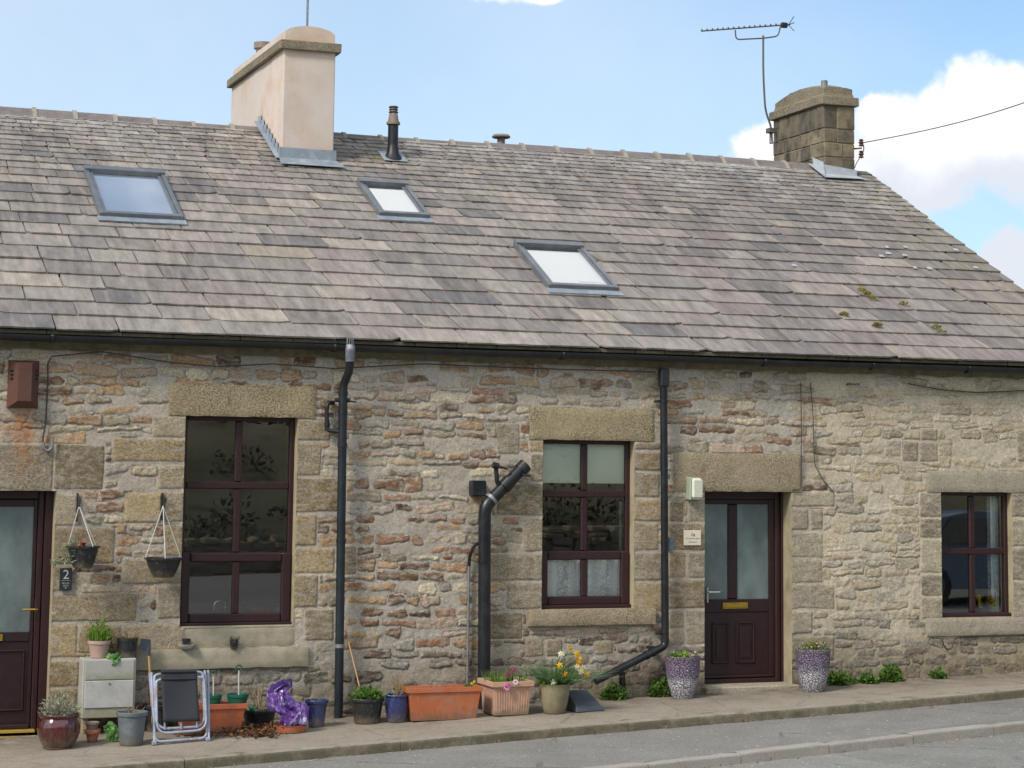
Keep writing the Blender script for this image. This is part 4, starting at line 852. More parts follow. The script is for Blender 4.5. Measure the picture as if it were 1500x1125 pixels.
def concrete():
    m = Mat('worn concrete pavement'); X, Y, Z = m.pos(); n = m.noise(1.3, 7, .65)
    c = m.mix(m.mr(n, .3, .7), lin('8f8576'), lin('a09688')); c = m.mix(1.0, c, m.mr(m.noise(38, 7, .85), .30, .70, .64, 1.36), 'MULTIPLY')
    c = m.mix(m.mr(m.noise(3, 8, .75), .55, .72, 0, .55), c, lin('6c6150'))
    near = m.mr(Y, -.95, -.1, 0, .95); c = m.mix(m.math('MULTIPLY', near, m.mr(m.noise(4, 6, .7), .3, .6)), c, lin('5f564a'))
    c = m.mix(m.mr(m.noise(9, 7, .8), .60, .72, 0, .7), c, lin('66653e')); c = m.mix(m.mr(m.noise(2.2, 8, .8, (.5, 1, 1)), .54, .66, 0, .5), c, lin('70634f'))
    c = m.mix(m.mr(m.noise(26, 6, .8), .66, .72, 0, .6), c, lin('c9c2b4'))
    cr = m.vor(.9, (1, 1, 1), 'DISTANCE_TO_EDGE'); dn = m.math('ADD', cr, m.math('MULTIPLY', m.math('SUBTRACT', m.noise(5, 6, .7), .5), .09))
    c = m.mix(m.math('MULTIPLY', m.mr(m.math('ABSOLUTE', dn), .008, .002), .4), c, lin('453d33'))
    m.set('Base Color', c).set('Roughness', .9).set('Specular IOR Level', .3); m.bump(m.noise(70, 8, .75), .004); return m.m
def asphalt(name, a, b, grit, seed=0.0):
    m = Mat(name); c = m.mix(m.mr(m.noise(1.6, 6, .6), .3, .7), lin(a), lin(b)); c = m.mix(1.0, c, m.mr(m.noise(45, 6, .85), .30, .70, .50, 1.5), 'MULTIPLY'); ct = m.vor(.55, (1, 1, 1), 'DISTANCE_TO_EDGE'); dn = m.math('ADD', ct, m.math('MULTIPLY', m.math('SUBTRACT', m.noise(3, 6, .7), .5), .12)); c = m.mix(m.math('MULTIPLY', m.mr(m.math('ABSOLUTE', dn), .010, .002), m.mr(m.noise(.8, 3, .6), .45, .6, 0, .6)), c, lin('4a4844')); pt = m.vor(.33, (.5, 1.4, 1), 'F1', 'Color'); c = m.mix(1.0, c, m.mr(pt, .2, .9, .90, 1.08), 'MULTIPLY')
    sp = m.vor(42); c = m.mix(m.mr(sp, .22, .14, 0, .55), c, lin(grit)); sp2 = m.vor(8); c = m.mix(m.mr(sp2, .10, .07, 0, .85), c, lin('d9d6ce')); sp3 = m.vor(11); c = m.mix(m.mr(sp3, .11, .07, 0, .6), c, lin('4d4a45'))
    c = m.mix(m.mr(m.noise(3, 7, .75, (.35, 1, 1)), .58, .72, 0, .35), c, lin('5c5a56')); c = m.mix(m.mr(m.noise(2.2, 7, .7), .6, .72, 0, .3), c, lin('aaa499'))
    m.set('Base Color', c).set('Roughness', .85).set('Specular IOR Level', .35); m.bump(m.noise(140, 5, .8), .006); return m.m
M['pave'] = concrete(); M['asph'] = asphalt('footway asphalt', '7d7a74', '8e8a83', 'b5b2aa'); M['road'] = asphalt('road asphalt', '86847d', '97948c', 'bdbab2')
def kerbmat(name, c, d, mossy):
    m = Mat(name); cc = m.mix(m.mr(m.noise(2.5, 7, .7), .3, .7), lin(c), lin(d)); cc = m.mix(1.0, cc, m.mr(m.noise(60, 6, .75), .25, .75, .75, 1.25), 'MULTIPLY')
    cc = m.mix(m.mr(m.noise(6, 7, .75), .5, .68, 0, mossy), cc, lin('5b5438'))
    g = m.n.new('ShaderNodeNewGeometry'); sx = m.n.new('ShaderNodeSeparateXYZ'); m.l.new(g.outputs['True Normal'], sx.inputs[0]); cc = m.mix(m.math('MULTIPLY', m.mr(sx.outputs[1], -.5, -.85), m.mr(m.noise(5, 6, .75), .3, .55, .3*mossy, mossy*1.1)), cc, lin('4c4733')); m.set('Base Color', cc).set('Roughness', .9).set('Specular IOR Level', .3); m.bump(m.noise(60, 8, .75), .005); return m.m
M['kerb'] = kerbmat('mossy kerb', '8f8675', 'a1988a', .75); M['kerb2'] = kerbmat('precast kerb', '9c958b', 'aba59c', .2)
xs = np.arange(-3, 22, .08)
gp = lambda x: gz(x)
KW = .14
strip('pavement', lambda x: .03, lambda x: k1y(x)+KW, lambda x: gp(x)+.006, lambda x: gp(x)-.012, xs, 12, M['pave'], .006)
# first kerb: long worn stones with a rounded arris and a mossy foot
def kerb(name, f, zt, wid, h, mat, lens, rad, label=None):
    m = MB(); x = -3.0
    while x < 21.5:
        L = random.uniform(*lens); a, b = x+.004, x+L-.004; jz = random.uniform(-.003, .003); n = max(3, int((b-a)/.12)); vs = []
        pr = [(wid, -.3), (wid, 0)]+[(rad-rad*math.sin(t), -rad+rad*math.cos(t)) for t in (0, .4, .8, 1.2, 1.57)]+[(-.012, -h-.25)]
        K = len(pr)
        for i in range(n+1):
            X = a+(b-a)*i/n; w = .004*mnoise.noise(Vector((X*5, 1, 2))); end = .004 if i in (0, n) else 0
            for (py, pz) in pr: vs.append((X, f(X)+py+w, zt(X)+pz+jz+w*.7-end*(1 if pz > -h else 0)))
        m.add(vs, [(i*K+k, i*K+k+1, (i+1)*K+k+1, (i+1)*K+k) for i in range(n) for k in range(K-1)]+[tuple(range(K))[::-1], tuple(n*K+k for k in range(K))]); x += L
    o = m.build(name, mat, smooth=True); o['kind'] = 'structure'; return o
kerb('kerb', k1y, lambda x: gp(x)-.010, KW, KH, M['kerb'], (1.2, 2.4), .035)
strip('footway', lambda x: k1y(x)+.02, lambda x: k2y(x)+.10, lambda x: gp(x)-KH-.012, lambda x: gp(x)-KH-.022, xs, 10, M['asph'], .004)
kerb('road_kerb', k2y, lambda x: gp(x)-KH-.02, .13, .085, M['kerb2'], (.9, .93), .022)
strip('road', lambda x: k2y(x)+.02, lambda x: -12.0, lambda x: gp(x)-.19, lambda x: gp(x)-.24, np.arange(-3, 22, .14), 40, M['road'], .005)
# the wider world: one terrain sheet, road strip behind the camera, hillside across the street
def leafmat0():
    m = Mat('scrub leaves'); m.set('Base Color', m.attr('col')).set('Roughness', .8); return m.m
def hill():
    m = Mat('rough hillside'); c = m.mix(m.mr(m.noise(.35, 7, .75), .38, .62), lin('5b5d40'), lin('9a9274')); c = m.mix(m.mr(m.noise(.7, 6, .7), .5, .7, 0, .8), c, lin('2b3520')); c = m.mix(m.mr(m.noise(1.6, 5, .7), .66, .74), c, lin('8b8676'))
    m.set('Base Color', c).set('Roughness', 1.0); return m.m
vs = []; fs = []; XSs = np.concatenate([np.linspace(-400, -60, 12), np.linspace(-50, 90, 36), np.linspace(100, 400, 12)]); YS = np.concatenate([np.linspace(-420, -90, 12), np.linspace(-80, -24, 22), [-22, -12, 3, 30, 60, 90, 120, 160, 210, 270, 400]])
for x in XSs:
    for y in YS:
        z = -.30+(max(-3, min(x, 22))-2.65)*SL
        if y < -24: z += min(1, (-24-y)/60)*17+4*mnoise.noise(Vector((x*.03, y*.03, 0)))*min(1, (-24-y)/20)
        if y > 40: z += min(1, (y-40)/220)*13+3*mnoise.noise(Vector((x*.02, y*.02, 5)))*min(1, (y-40)/60)
        vs.append((x, y, z-.05))
n = len(YS); fs = [(i*n+j, (i+1)*n+j, (i+1)*n+j+1, i*n+j+1) for i in range(len(XSs)-1) for j in range(n-1)]
m_ = MB(); m_.add(vs, fs); o = m_.build('ground', hill(), smooth=True); o['kind'] = 'structure'
strip('road', lambda x: -12.0, lambda x: -23.5, lambda x: gp(x)-.24, lambda x: gp(x)-.24, np.arange(-3, 22.1, 1), 6, M['road'], .005)
for o in bpy.data.objects:
    pass
m_ = MB(); x = -40.0
m_.box(-40, 60, -24.55, -24.25, -.6, .75)
while x < 60:
    z0 = -.35+(max(-3, min(x, 22))-2.65)*SL
    for k in range(7): xx = x+random.uniform(-.1, .1); m_.cham(xx, xx+random.uniform(.15, .5), -24.6, -24.15+random.uniform(-.06, .06), z0+k*.14, z0+k*.14+random.uniform(.12, .17), .03, .02)
    x += .52
o = m_.build('field_wall', M['dressed'], loc=(10, -24.4, -.2)); tag(o, 'dry stone field wall across the road at the foot of the hill', 'wall')
bush = MB()
for _ in range(150):
    x, y = random.uniform(-5, 45), random.uniform(-46, -25.5); hz_ = -.35+(max(-3, min(x, 22))-2.65)*SL+min(1, (-24-y)/60)*17; bush.leaves(170, (x, y, hz_), (random.uniform(.5, 1.6), .8, random.uniform(.4, 1.3)), .15, .10, .4, .3, cols=[lin('3a4128'), lin('595b3a'), lin('7d755a'), lin('8a8270')])
o = bush.build('hillside_scrub', leafmat0(), col=True); tag(o, 'rough scrub over the hillside across the road', 'scrub', kind='stuff')
tm = plain('dark foliage', '46552c', .9, .35, 3); tb = plain('bark', '4a4136', .95, .2, 10)
for i, (x, y, h, lab) in enumerate(((-6, -30, 7, 'broad bushy tree leftmost behind the field wall'), (3, -34, 9, 'tall bushy tree opposite the left cottage door'), (14, -31, 6, 'short round tree opposite the middle of the terrace'), (26, -38, 9, 'tall tree on the hillside to the right'), (36, -32, 7, 'rounded tree farthest right behind the field wall'))):
    t = thing('tree', lab, 'tree', (x, y, .5), 'trees across the road'); c = MB()
    for _ in range(9): c.leaves(420, (x+random.uniform(-h*.3, h*.3), y+random.uniform(-h*.3, h*.3), 1.5+h*random.uniform(.3, .8)), (h*.17,)*3, .17, .11, .2, .3)
    c.build('crown', tm, t); b = MB(); b.tube([(x, y, -.3), (x+.1, y, h*.3), (x, y, h*.7)], .22, 8, r2=.06)
    for a in range(5): an = a*1.3; b.tube([(x, y, h*.3), (x+math.cos(an)*h*.2, y+math.sin(an)*h*.2, h*.6)], .09, 6, r2=.02)
    b.build('trunk', tb, t)
# ------------------------------------------------------------------ materials of the small things
def leafmat():
    m = Mat('leaf surfaces'); c = m.mix(1.0, m.attr('col'), m.mr(m.noise(30, 4, .6), .3, .7, .75, 1.3), 'MULTIPLY'); m.set('Base Color', c).set('Roughness', .55).set('Specular IOR Level', .35)
    tr = m.n.new('ShaderNodeBsdfTranslucent'); m.l.new(c, tr.inputs[0]); mx = m.n.new('ShaderNodeMixShader'); mx.inputs[0].default_value = .25
    m.l.new(m.b.outputs[0], mx.inputs[1]); m.l.new(tr.outputs[0], mx.inputs[2]); m.l.new(mx.outputs[0], m.n['Material Output'].inputs[0]); return m.m
M['leaf'] = leafmat()
M['soil'] = plain('potting soil', '3d2f26', .95, .35, 30, bump=.006)
M['terra'] = plain('orange plastic trough', 'b5653f', .55, .12, 8, dirt='a87a60', bump=.001, splash='6e6250')
M['terra2'] = plain('orange plastic trough muddy', 'bb6642', .55, .14, 6, dirt='8e5a42', bump=.001, splash='6e6250')
M['pale_terra'] = plain('faded terracotta plastic', 'bd977f', .7, .12, 9, dirt='9c8270', bump=.001, splash='6e6250')
M['clay'] = plain('clay pot', 'b4653f', .8, .2, 14, dirt='c8a890', bump=.002, splash='6e6250')
M['redglaze'] = plain('oxblood glaze', '4f1216', .14, .25, 7, dirt='2e1412', spec=.7, coat=.6, splash='6e6250')
M['blueglaze'] = plain('blue glaze', '28335f', .28, .2, 9, dirt='252e56', spec=.6, coat=.4, splash='6e6250')
M['pinkpot'] = plain('dusty pink plastic pot', 'b79a8e', .6, .08, 10, dirt='a08478')
M['blackpot'] = plain('black plastic pot', '222427', .45, .25, 10, dirt='33342f', splash='6e6250')
M['greypot'] = plain('slate grey plastic pot', '5d666b', .6, .12, 12, dirt='7b8182', splash='6e6250')
M['beigepot'] = plain('weathered beige pot', '8b8468', .8, .18, 8, dirt='6c6748', bump=.002, splash='6e6250')
M['greenp'] = plain('dark green plastic', '1f5a46', .45, .15, 12)
M['gms'] = plain('stained glass fibre box', 'a9a79f', .6, .10, 5, dirt='8f8c74', bump=.001, splash='8a8766')
M['twig'] = plain('dry twigs', '9b8266', .85, .2, 20)
M['fabric'] = plain('charcoal mesh fabric', '2c2f35', .8, .15, 40, bump=.001)
M['tube'] = plain('chipped pale blue tube', 'a3adc0', .4, .15, 14, metal=.2, dirt='8e6a48')
M['wood'] = plain('pale wooden handle', 'b58d5a', .6, .15, 15)
M['slate_dark'] = plain('dark slate', '474e55', .6, .15, 12)
M['vent'] = plain('rusty brown vent', '5e3c32', .7, .18, 9, dirt='4b2a22', bump=.002)
M['slatesign'] = plain('slate sign', '2c3032', .4, .12, 14)
M['creamsign'] = plain('cream sign', 'd6cdb8', .6, .05, 8)
M['ink'] = plain('sign lettering dark', '6b665c', .6, .05, 8); M['ink2'] = plain('sign lettering pale', 'b9bdbd', .6, .05, 8)
M['lampglass'] = plain('ribbed lamp cover', 'dcdccb', .3, .05, 20); M['chain'] = plain('white twisted cord', 'c9c9c2', .6, .1, 40)
M['cable'] = plain('dark cable', '3b3833', .6, .2, 20); M['alum'] = plain('dull aerial metal', '6b6661', .5, .2, 10, metal=.5, dirt='7b5f4c')
m = Mat('purple printed bag'); c = m.mix(m.mr(m.noise(6, 4, .6), .35, .65), lin('4c2a78'), lin('7d52a6')); fl = m.math('ADD', m.vor(13), m.math('MULTIPLY', m.math('SUBTRACT', m.noise(30, 4, .7), .5), .5)); c = m.mix(m.mr(fl, .24, .18, 0, .8), c, lin('c9c1d2')); c = m.mix(m.mr(fl, .12, .08), c, lin('8da05a')); c = m.mix(m.mr(m.noise(9, 3, .6), .58, .66), c, lin('8f93cf')); c = m.mix(m.mr(m.noise(7, 5, .7, (1.6, 1, .7)), .60, .64), c, lin('e3dfe6'))
m.set('Base Color', c).set('Roughness', .22).set('Specular IOR Level', .6); m.bump(m.noise(20, 5, .6, (1, 1, .5), dist=1.5), .022); M['purple'] = m.m
m = Mat('green crumpled sack'); m.set('Base Color', m.mix(m.mr(m.noise(18, 4, .6), .3, .7), lin('3a6f30'), lin('7ba35c'))).set('Roughness', .4); m.bump(m.noise(30, 5, .6, dist=1.0), .014); M['sack'] = m.m
m = Mat('scalloped purple and white pot'); X, Y, Z = m.pos(); v = m.vor(34, (1, 1, 1.6), 'DISTANCE_TO_EDGE'); ed = m.mr(v, .02, .16)
tcs = m.n.new('ShaderNodeSeparateXYZ'); m.l.new(m.tc.outputs['Generated'], tcs.inputs[0]); hz = m.math('ADD', tcs.outputs[2], m.math('MULTIPLY', m.math('SUBTRACT', m.noise(6, 4, .6), .5), .35))
c = m.ramp(hz, [(0.0, lin('a9a5a8')), (.38, lin('c9c6ca')), (.55, lin('8d8796')), (.72, lin('85768a')), (1.0, lin('8f7f90'))])
m.set('Base Color', m.mix(m.mr(v, .03, .12), m.mix(1.0, c, (.30, .27, .32), 'MULTIPLY'), c)).set('Roughness', .35).set('Specular IOR Level', .6); m.bump(ed, .012); M['scallop'] = m.m
GREEN = [lin(c) for c in ('4c6b2a', '5f7f33', '3c5a24', '6f8f3f')]; SILVER = [lin(c) for c in ('8b917c', '9ea18a', '737b66', 'a9a793')]
BRIGHT = [lin(c) for c in ('7d9a3a', '8fae48', '6a8a30')]; DRY = [lin(c) for c in ('a58c6a', '8e7656', 'b9a37e')]; BROWN = [lin(c) for c in ('6b4a33', '7d5638', '58402e', '8f6a4a')]
def U(a, b): return random.uniform(a, b)

# ------------------------------------------------------------------ pots and planters
def base(px_, py_, r=0.0):
    g = G(px_, py_); return Vector((g.x, min(g.y+r, -r-.03), gz(g.x)))
def round_pot(name, label, px_, py_, wt, wb, h, mat, rim=.012, bulge=0.0, wob=0.0, soil=.88, group=None, cat='plant pot', lip=True, rimh=.05, prof=None, dy=0.0):
    g0 = G(px_, py_); s = scl(g0); rt_, rb_, hh = wt/2/s, wb/2/s, h/s; c = base(px_, py_, rb_); c.y += dy
    t = thing(name, label, cat, c, group); b = MB()
    if prof: pr = [(r*rt_, z*hh) for r, z in prof]
    else:
        pr = [(rb_*.96, 0), (rb_, .008)]
        for k in range(1, 9): u = k/9; pr.append((rb_+(rt_-rim-rb_)*u+bulge*math.sin(math.pi*u), .008+(hh-.008-(rimh if lip else 0))*u))
        if lip: pr += [(rt_-rim, hh-rimh), (rt_, hh-rimh+.004), (rt_+.002, hh-.006), (rt_-.002, hh)]
        else: pr += [(rt_-.004, hh-.004), (rt_, hh)]
    rin = pr[-1][0]-.012
    b.lathe(c, pr+[(rin, pr[-1][1]-.004), (rin*.97, hh*soil)], 40, wob); b.build('pot', mat, t, smooth=True)
    so = MB(); n = 24; vs = [(c.x, c.y, c.z+hh*soil+.01)]
    for k in range(n): an = 2*math.pi*k/n; vs.append((c.x+rin*math.cos(an), c.y+rin*math.sin(an), c.z+hh*soil+U(-.006, .006)))
    so.add(vs, [(0, k+1, (k+1) % n+1) for k in range(n)]); so.build('soil', M['soil'], t, smooth=True)
    return t, c, rt_, hh, s
def blades(mb, c, r, n, L, lean, W, cols, droop=.3):
    for _ in range(n):
        a = U(0, 6.28); rr = r*math.sqrt(random.random()); p = Vector((c[0]+rr*math.cos(a), c[1]+rr*math.sin(a), c[2])); l = L*U(.6, 1.1)
        d = Vector((math.cos(a)*lean*U(.3, 1.3), math.sin(a)*lean*U(.3, 1.3), 1)).normalized(); side = d.cross(Vector((U(-1, 1), U(-1, 1), .1))).normalized()*W*.5
        mb.c = random.choice(cols); pts = []; K = 5
        for k in range(K+1): u = k/K; q = p+d*l*u+Vector((d.x, d.y, -.6))*droop*l*u*u*U(.8, 1.2) if k else p; pts.append((q-side*(1-u*.9), q+side*(1-u*.9)))
        vs = [v for pr in pts for v in pr]; mb.add(vs, [(2*k, 2*k+1, 2*k+3, 2*k+2) for k in range(K)])
def twigs(mb, c, r, n, L, spread=.5, rad=.004, cols=DRY):
    for _ in range(n):
        a = U(0, 6.28); rr = r*random.random()*.7; p = Vector((c[0]+rr*math.cos(a), c[1]+rr*math.sin(a), c[2]-.01)); d = Vector((math.cos(a)*spread*U(0, 1), math.sin(a)*spread*U(0, 1), 1)).normalized(); l = L*U(.5, 1)
        m1 = p+d*l*.5+Vector((U(-1, 1), U(-1, 1), 0))*l*.06; e = p+d*l+Vector((U(-1, 1), U(-1, 1), U(-.3, .3)))*l*.12; mb.c = random.choice(cols); mb.tube([p, m1, e], rad, 5, r2=rad*.4)
        if random.random() < .7: mb.tube([m1, m1+(e-m1)*.5+Vector((U(-1, 1), U(-1, 1), .5))*l*.15], rad*.6, 4, r2=rad*.3)
def flower(mb, p, r, col, cen, face, n=6, trumpet=0.0):
    face = Vector(face).normalized(); a = face.cross(Vector((0, 0, 1))).normalized(); b = a.cross(face)
    for k in range(n):
        an = 6.283*k/n+.3; d = a*math.cos(an)+b*math.sin(an); mb.c = col; mb.leaf(Vector(p), (d+face*.15), face.cross(d), r, r*.62, .2)
    mb.c = cen; mb.tube([Vector(p)-face*.003, Vector(p)+face*max(trumpet, .006)], r*.26, 8, r2=r*.34)
# red glazed pot with silvery lavender
t, c, r, h, s = round_pot('glazed_pot', 'round oxblood red glazed pot of silvery lavender beside the left door', 88, 1098, 60, 42, 50, M['redglaze'], soil=.84,
    prof=[(.62, 0), (.72, .0), (.74, .03), (.70, .05), (.80, .10), (.93, .25), (1.02, .42), (1.06, .58), (1.03, .72), (.93, .83), (.90, .87), (.97, .92), (1.02, .97), (1.0, 1.0)])
m_ = MB(); m_.leaves(520, (c.x, c.y, c.z+h*.86), (r*.95, r*.85, .21), .045, .012, .9, .35, SILVER); m_.build('lavender', M['leaf'], t, col=True)
# clay pots stacked on a small one
t, c, r, h, s = round_pot('clay_pot', 'small banded clay pot with a smaller clay pot set in its mouth', 136, 1088, 23, 14, 19, M['clay'], rimh=.04, soil=.8)
m_ = MB(); m_.lathe((c.x-.005, c.y, c.z+h*.72), [(.035, 0), (.055, .07), (.062, .072), (.062, .09), (.054, .092), (.04, .03)], 24); m_.build('inner_pot', M['terra_old'], t, smooth=True)
# crumpled green sacks
def crumple(name, label, cat, spine, mat, amp=.02, squash=.55, seg=48, Y=None, parts=None, dz=0):
    """a crumpled plastic sack lofted along a bent spine of (px,py,width px,Y)"""
    vs = []; fs = []; pts = []; N = 80
    P_ = [P(a, b, d) for a, b, _, d in spine]; W_ = [w/2/scl(p) for (_, _, w, _), p in zip(spine, P_)]
    for i in range(N+1):
        u = i/N*(len(P_)-1); k = min(int(u), len(P_)-2); f = u-k; f = f*f*(3-2*f); pts.append((P_[k].lerp(P_[k+1], f), W_[k]*(1-f)+W_[k+1]*f))
    sd = random.random()*50
    for i, (p, w) in enumerate(pts):
        tdir = (pts[min(i+1, N)][0]-pts[max(i-1, 0)][0]).normalized(); a = tdir.cross(Vector((0, 1, 0))).normalized(); b = Vector((0, 1, 0)); e = math.sin(math.pi*min(max(i/N, .001), .999))**.35
        for k in range(seg):
            an = 6.283*k/seg; q = p+a*math.cos(an)*w*(.35+.65*e)+b*math.sin(an)*w*squash*(.4+.6*e)
            nn = mnoise.noise_vector(q*9+Vector((sd, 0, 0)))*amp+mnoise.noise_vector(q*24+Vector((0, sd, 0)))*amp*.6+mnoise.noise_vector(q*60)*amp*.25
            f1 = (.4-abs(mnoise.noise(Vector((math.cos(an)*1.9+sd, math.sin(an)*1.9, i/N*3.2)))*2.4)); f2 = (.4-abs(mnoise.noise(Vector((math.cos(an)*4.5, math.sin(an)*4.5+sd, i/N*6)))*2.4)); q = q+nn*.6+(q-p).normalized()*(f1*amp*1.7+f2*amp*.8); vs.append(q)
    fs = [(i*seg+k, i*seg+(k+1) % seg, (i+1)*seg+(k+1) % seg, (i+1)*seg+k) for i in range(N) for k in range(seg)]+[tuple(range(seg))[::-1], tuple(N*seg+k for k in range(seg))]
    lo = min(v.z for v in vs); cen = sum((v for v in vs), Vector())/len(vs); lc = (cen.x, cen.y, lo)
    m = MB(); m.add(vs, fs); o = m.build(name, mat, smooth=True, loc=lc); return tag(o, label, cat)
yb = G(163, 1090).y+.12
crumple('plastic_sack', 'crumpled green plastic sack on the ground left of the grey pot', 'plastic sack', [(152, 1067, 6, yb), (160, 1066, 16, yb), (167, 1074, 17, yb), (163, 1083, 12, yb), (166, 1088, 17, yb), (170, 1090, 10, yb)], M['sack'], .016, .45)
# meter cupboard
BX = (P(121, 1000, -.24).x, P(199, 1000, -.24).x); BZ = (P(160, 1052, -.24).z, P(160, 965, -.24).z)
t = thing('meter_box', 'stained pale grey meter cupboard against the wall right of the left door', 'meter box', (sum(BX)/2, -.1, BZ[0]))
m_ = MB(); m_.cham(BX[0], BX[1], -.235, .0, BZ[0], BZ[1], .008); m_.build('cabinet', M['gms'], t)
m_ = MB(); zm = BZ[1]-(BZ[1]-BZ[0])*.36; m_.cham(BX[0]+.02, BX[1]-.02, -.244, -.2355, zm+.004, BZ[1]-.012, .004); m_.build('lid', M['gms'], t)
m_ = MB(); m_.cham(BX[0]+.02, BX[1]-.02, -.246, -.2355, BZ[0]+.09, zm-.004, .004); d_ = m_.build('door', plain('paler cupboard door', 'b8b7b3', .55, .12, 7, dirt='98968a'), t)
m_ = MB(); m_.tube([((BX[0]+BX[1])/2, -.246, zm-.03), ((BX[0]+BX[1])/2, -.252, zm-.03)], .010, 10); m_.build('lock', M['galv'], d_)
for xx in (BX[0]+.03, BX[1]-.07): m_ = MB(); m_.box(xx, xx+.04, -.16, -.02, gz(xx)-.02, BZ[0]+.01); m_.build('leg', M['dressed'], t)
def on_top(name, label, px_, wt, wb, hpx, z, Y, mat, **k):
    c = P(px_, 900, Y); c.z = z; s = scl(c); rt_, rb_, hh = wt/2/s, wb/2/s, hpx/s; t = thing(name, label, k.get('cat', 'plant pot'), c); b = MB()
    b.lathe(c, [(rb_*.9, 0), (rb_, .004), (rt_*.93, hh*.80), (rt_, hh*.81), (rt_, hh), (rt_-.008, hh), (rt_*.88, hh*.85)], 28); b.build('pot', mat, t, smooth=True)
    so = MB(); so.add([(c.x+rt_*.9*math.cos(a*.5236), c.y+rt_*.9*math.sin(a*.5236), c.z+hh*.86) for a in range(12)], [tuple(range(12))]); so.build('soil', M['soil'], t); return t, c, rt_, hh
t, c, r, h = on_top('potted_conifer', 'dusty pink pot of bright green conifer standing on the meter cupboard', 147, 34, 24, 25, BZ[1]+.002, -.13, M['pinkpot'], cat='potted plant')
m_ = MB(); blades(m_, (c.x, c.y, c.z+h*.85), r*.8, 90, .17, .28, .008, BRIGHT, .05); m_.leaves(700, (c.x, c.y, c.z+h*.9), (r*1.02, r*.95, .20), .035, .009, 1.1, .3, BRIGHT+GREEN[:2]); m_.leaves(160, (c.x+.08, c.y, c.z+h*.5), (r*.5, r*.5, .2), .03, .014, .4, .3, GREEN); m_.build('foliage', M['leaf'], t, col=True)
t, c, r, h = on_top('potted_grass', 'black glossy pot of dry grass at the right end of the meter cupboard', 188, 31, 26, 28, BZ[1]+.002, -.12, M['blackpot'], cat='potted plant')
m_ = MB(); blades(m_, (c.x, c.y, c.z+h*.85), r*.7, 70, .17, .6, .006, DRY, .4); m_.build('dry_grass', M['leaf'], t, col=True)
crumple('plastic_sack', 'crumpled green plastic sack drooping over the front edge of the meter cupboard', 'plastic sack', [(156, 958, 9, -.2), (160, 964, 15, -.21), (166, 967, 14, -.24), (172, 963, 15, -.23), (177, 958, 12, -.2)], M['sack'], .016, .5)
# grey pot of dead twigs
t, c, r, h, s = round_pot('plant_pot', 'tall slate grey plastic pot of dead stems left of the folded chair', 195, 1093, 46, 34, 48, M['greypot'], rimh=.035, soil=.9); m_ = MB(); twigs(m_, (c.x, c.y, c.z+h*.9), r, 12, .12, 1.6, .005); m_.build('dead_stems', M['leaf'], t, col=True)
t, c, r, h, s = round_pot('plant_pot', 'black plastic pot half hidden behind the folded chair', 226, 1068, 42, 32, 38, M['blackpot'], rimh=.035, soil=.9); m_ = MB(); twigs(m_, (c.x-.08, c.y, c.z+h*.9), r*.3, 2, .32, .5, .005); m_.build('dead_stems', M['leaf'], t, col=True)
# edging spade, blade up
t = thing('garden_spade', 'small dark spade stood upside down with its pale wooden handle below', 'spade', P(222, 1050, -.25))
m_ = MB(); m_.tube([P(224, 1060, -.22), P(218, 958, -.14)], .011, 8); m_.build('handle', M['wood'], t)
m_ = MB(); a, b = P(206, 952, -.16), P(221, 936, -.10); m_.add([P(206, 951, -.17), P(221, 953, -.13), P(221, 937, -.11), P(207, 935, -.15), P(212, 953, -.15)], [(0, 4, 3), (4, 1, 2, 3)]); o = m_.build('blade', M['slate_dark'], t); md = o.modifiers.new('s', 'SOLIDIFY'); md.thickness = .01
m_ = MB(); m_.tube([P(218, 960, -.14), P(217, 950, -.145)], .016, 8); m_.build('socket', M['slate_dark'], t)
# folded garden chair
gc_ = G(266, 1088); Yb = gc_.y; Yt = Yb+.17
def CP(x, y, d=0.0): u = (1089-y)/106; return P(x, y, Yb+(Yt-Yb)*u+d)
t = thing('folding_chair', 'folded garden chair of chipped pale tube with charcoal fabric', 'folding chair', (gc_.x, gc_.y, gz(gc_.x)))
m_ = MB(); m_.tube(rounded([CP(222, 985), CP(227, 1087), CP(303, 1081), CP(300, 982)], .06, 6), .0125, 10); m_.tube([CP(219, 986, .03), CP(224, 1040, .03), CP(226, 1086, .0)], .011, 8); m_.tube([CP(305, 982, .03), CP(306, 1083, .0)], .011, 8); m_.build('outer_frame', M['tube'], t, smooth=True)
m_ = MB(); m_.tube(rounded([CP(238, 987, -.02), CP(226, 989, -.02), CP(229, 1068, -.02), CP(300, 1064, -.02), CP(297, 985, -.02), CP(286, 984, -.02)], .10, 7), .0125, 10); m_.build('seat_frame', M['tube'], t, smooth=True)
m_ = MB(); m_.tube(rounded([CP(238, 995, -.045), CP(229, 997, -.045), CP(230, 1075, -.03), CP(303, 1069, -.03), CP(299, 992, -.045), CP(286, 992, -.045)], .10, 7), .011, 10); m_.build('back_frame', M['tube'], t, smooth=True)
m_ = MB(); vs = []; K = 12
for i in range(K+1):
    u = i/K
    for j in range(K+1):
        v = j/K; x = 236+(52+1.5*v)*u+3*v; y = 984+74*v-1.5*u; vs.append(CP(x, y, -.055+.02*math.sin(math.pi*u)*math.sin(math.pi*v)))
m_.add(vs, [(i*(K+1)+j, (i+1)*(K+1)+j, (i+1)*(K+1)+j+1, i*(K+1)+j+1) for i in range(K) for j in range(K)]); o = m_.build('seat_fabric', M['fabric'], t, smooth=True); md = o.modifiers.new('s', 'SOLIDIFY'); md.thickness = .008
m_ = MB(); m_.tube([CP(236, 984, -.06), CP(287, 983, -.06)], .017, 10); m_.tube([CP(236, 995, -.063), CP(288, 994, -.063)], .008, 8); m_.build('fabric_hem', M['fabric'], t, smooth=True)
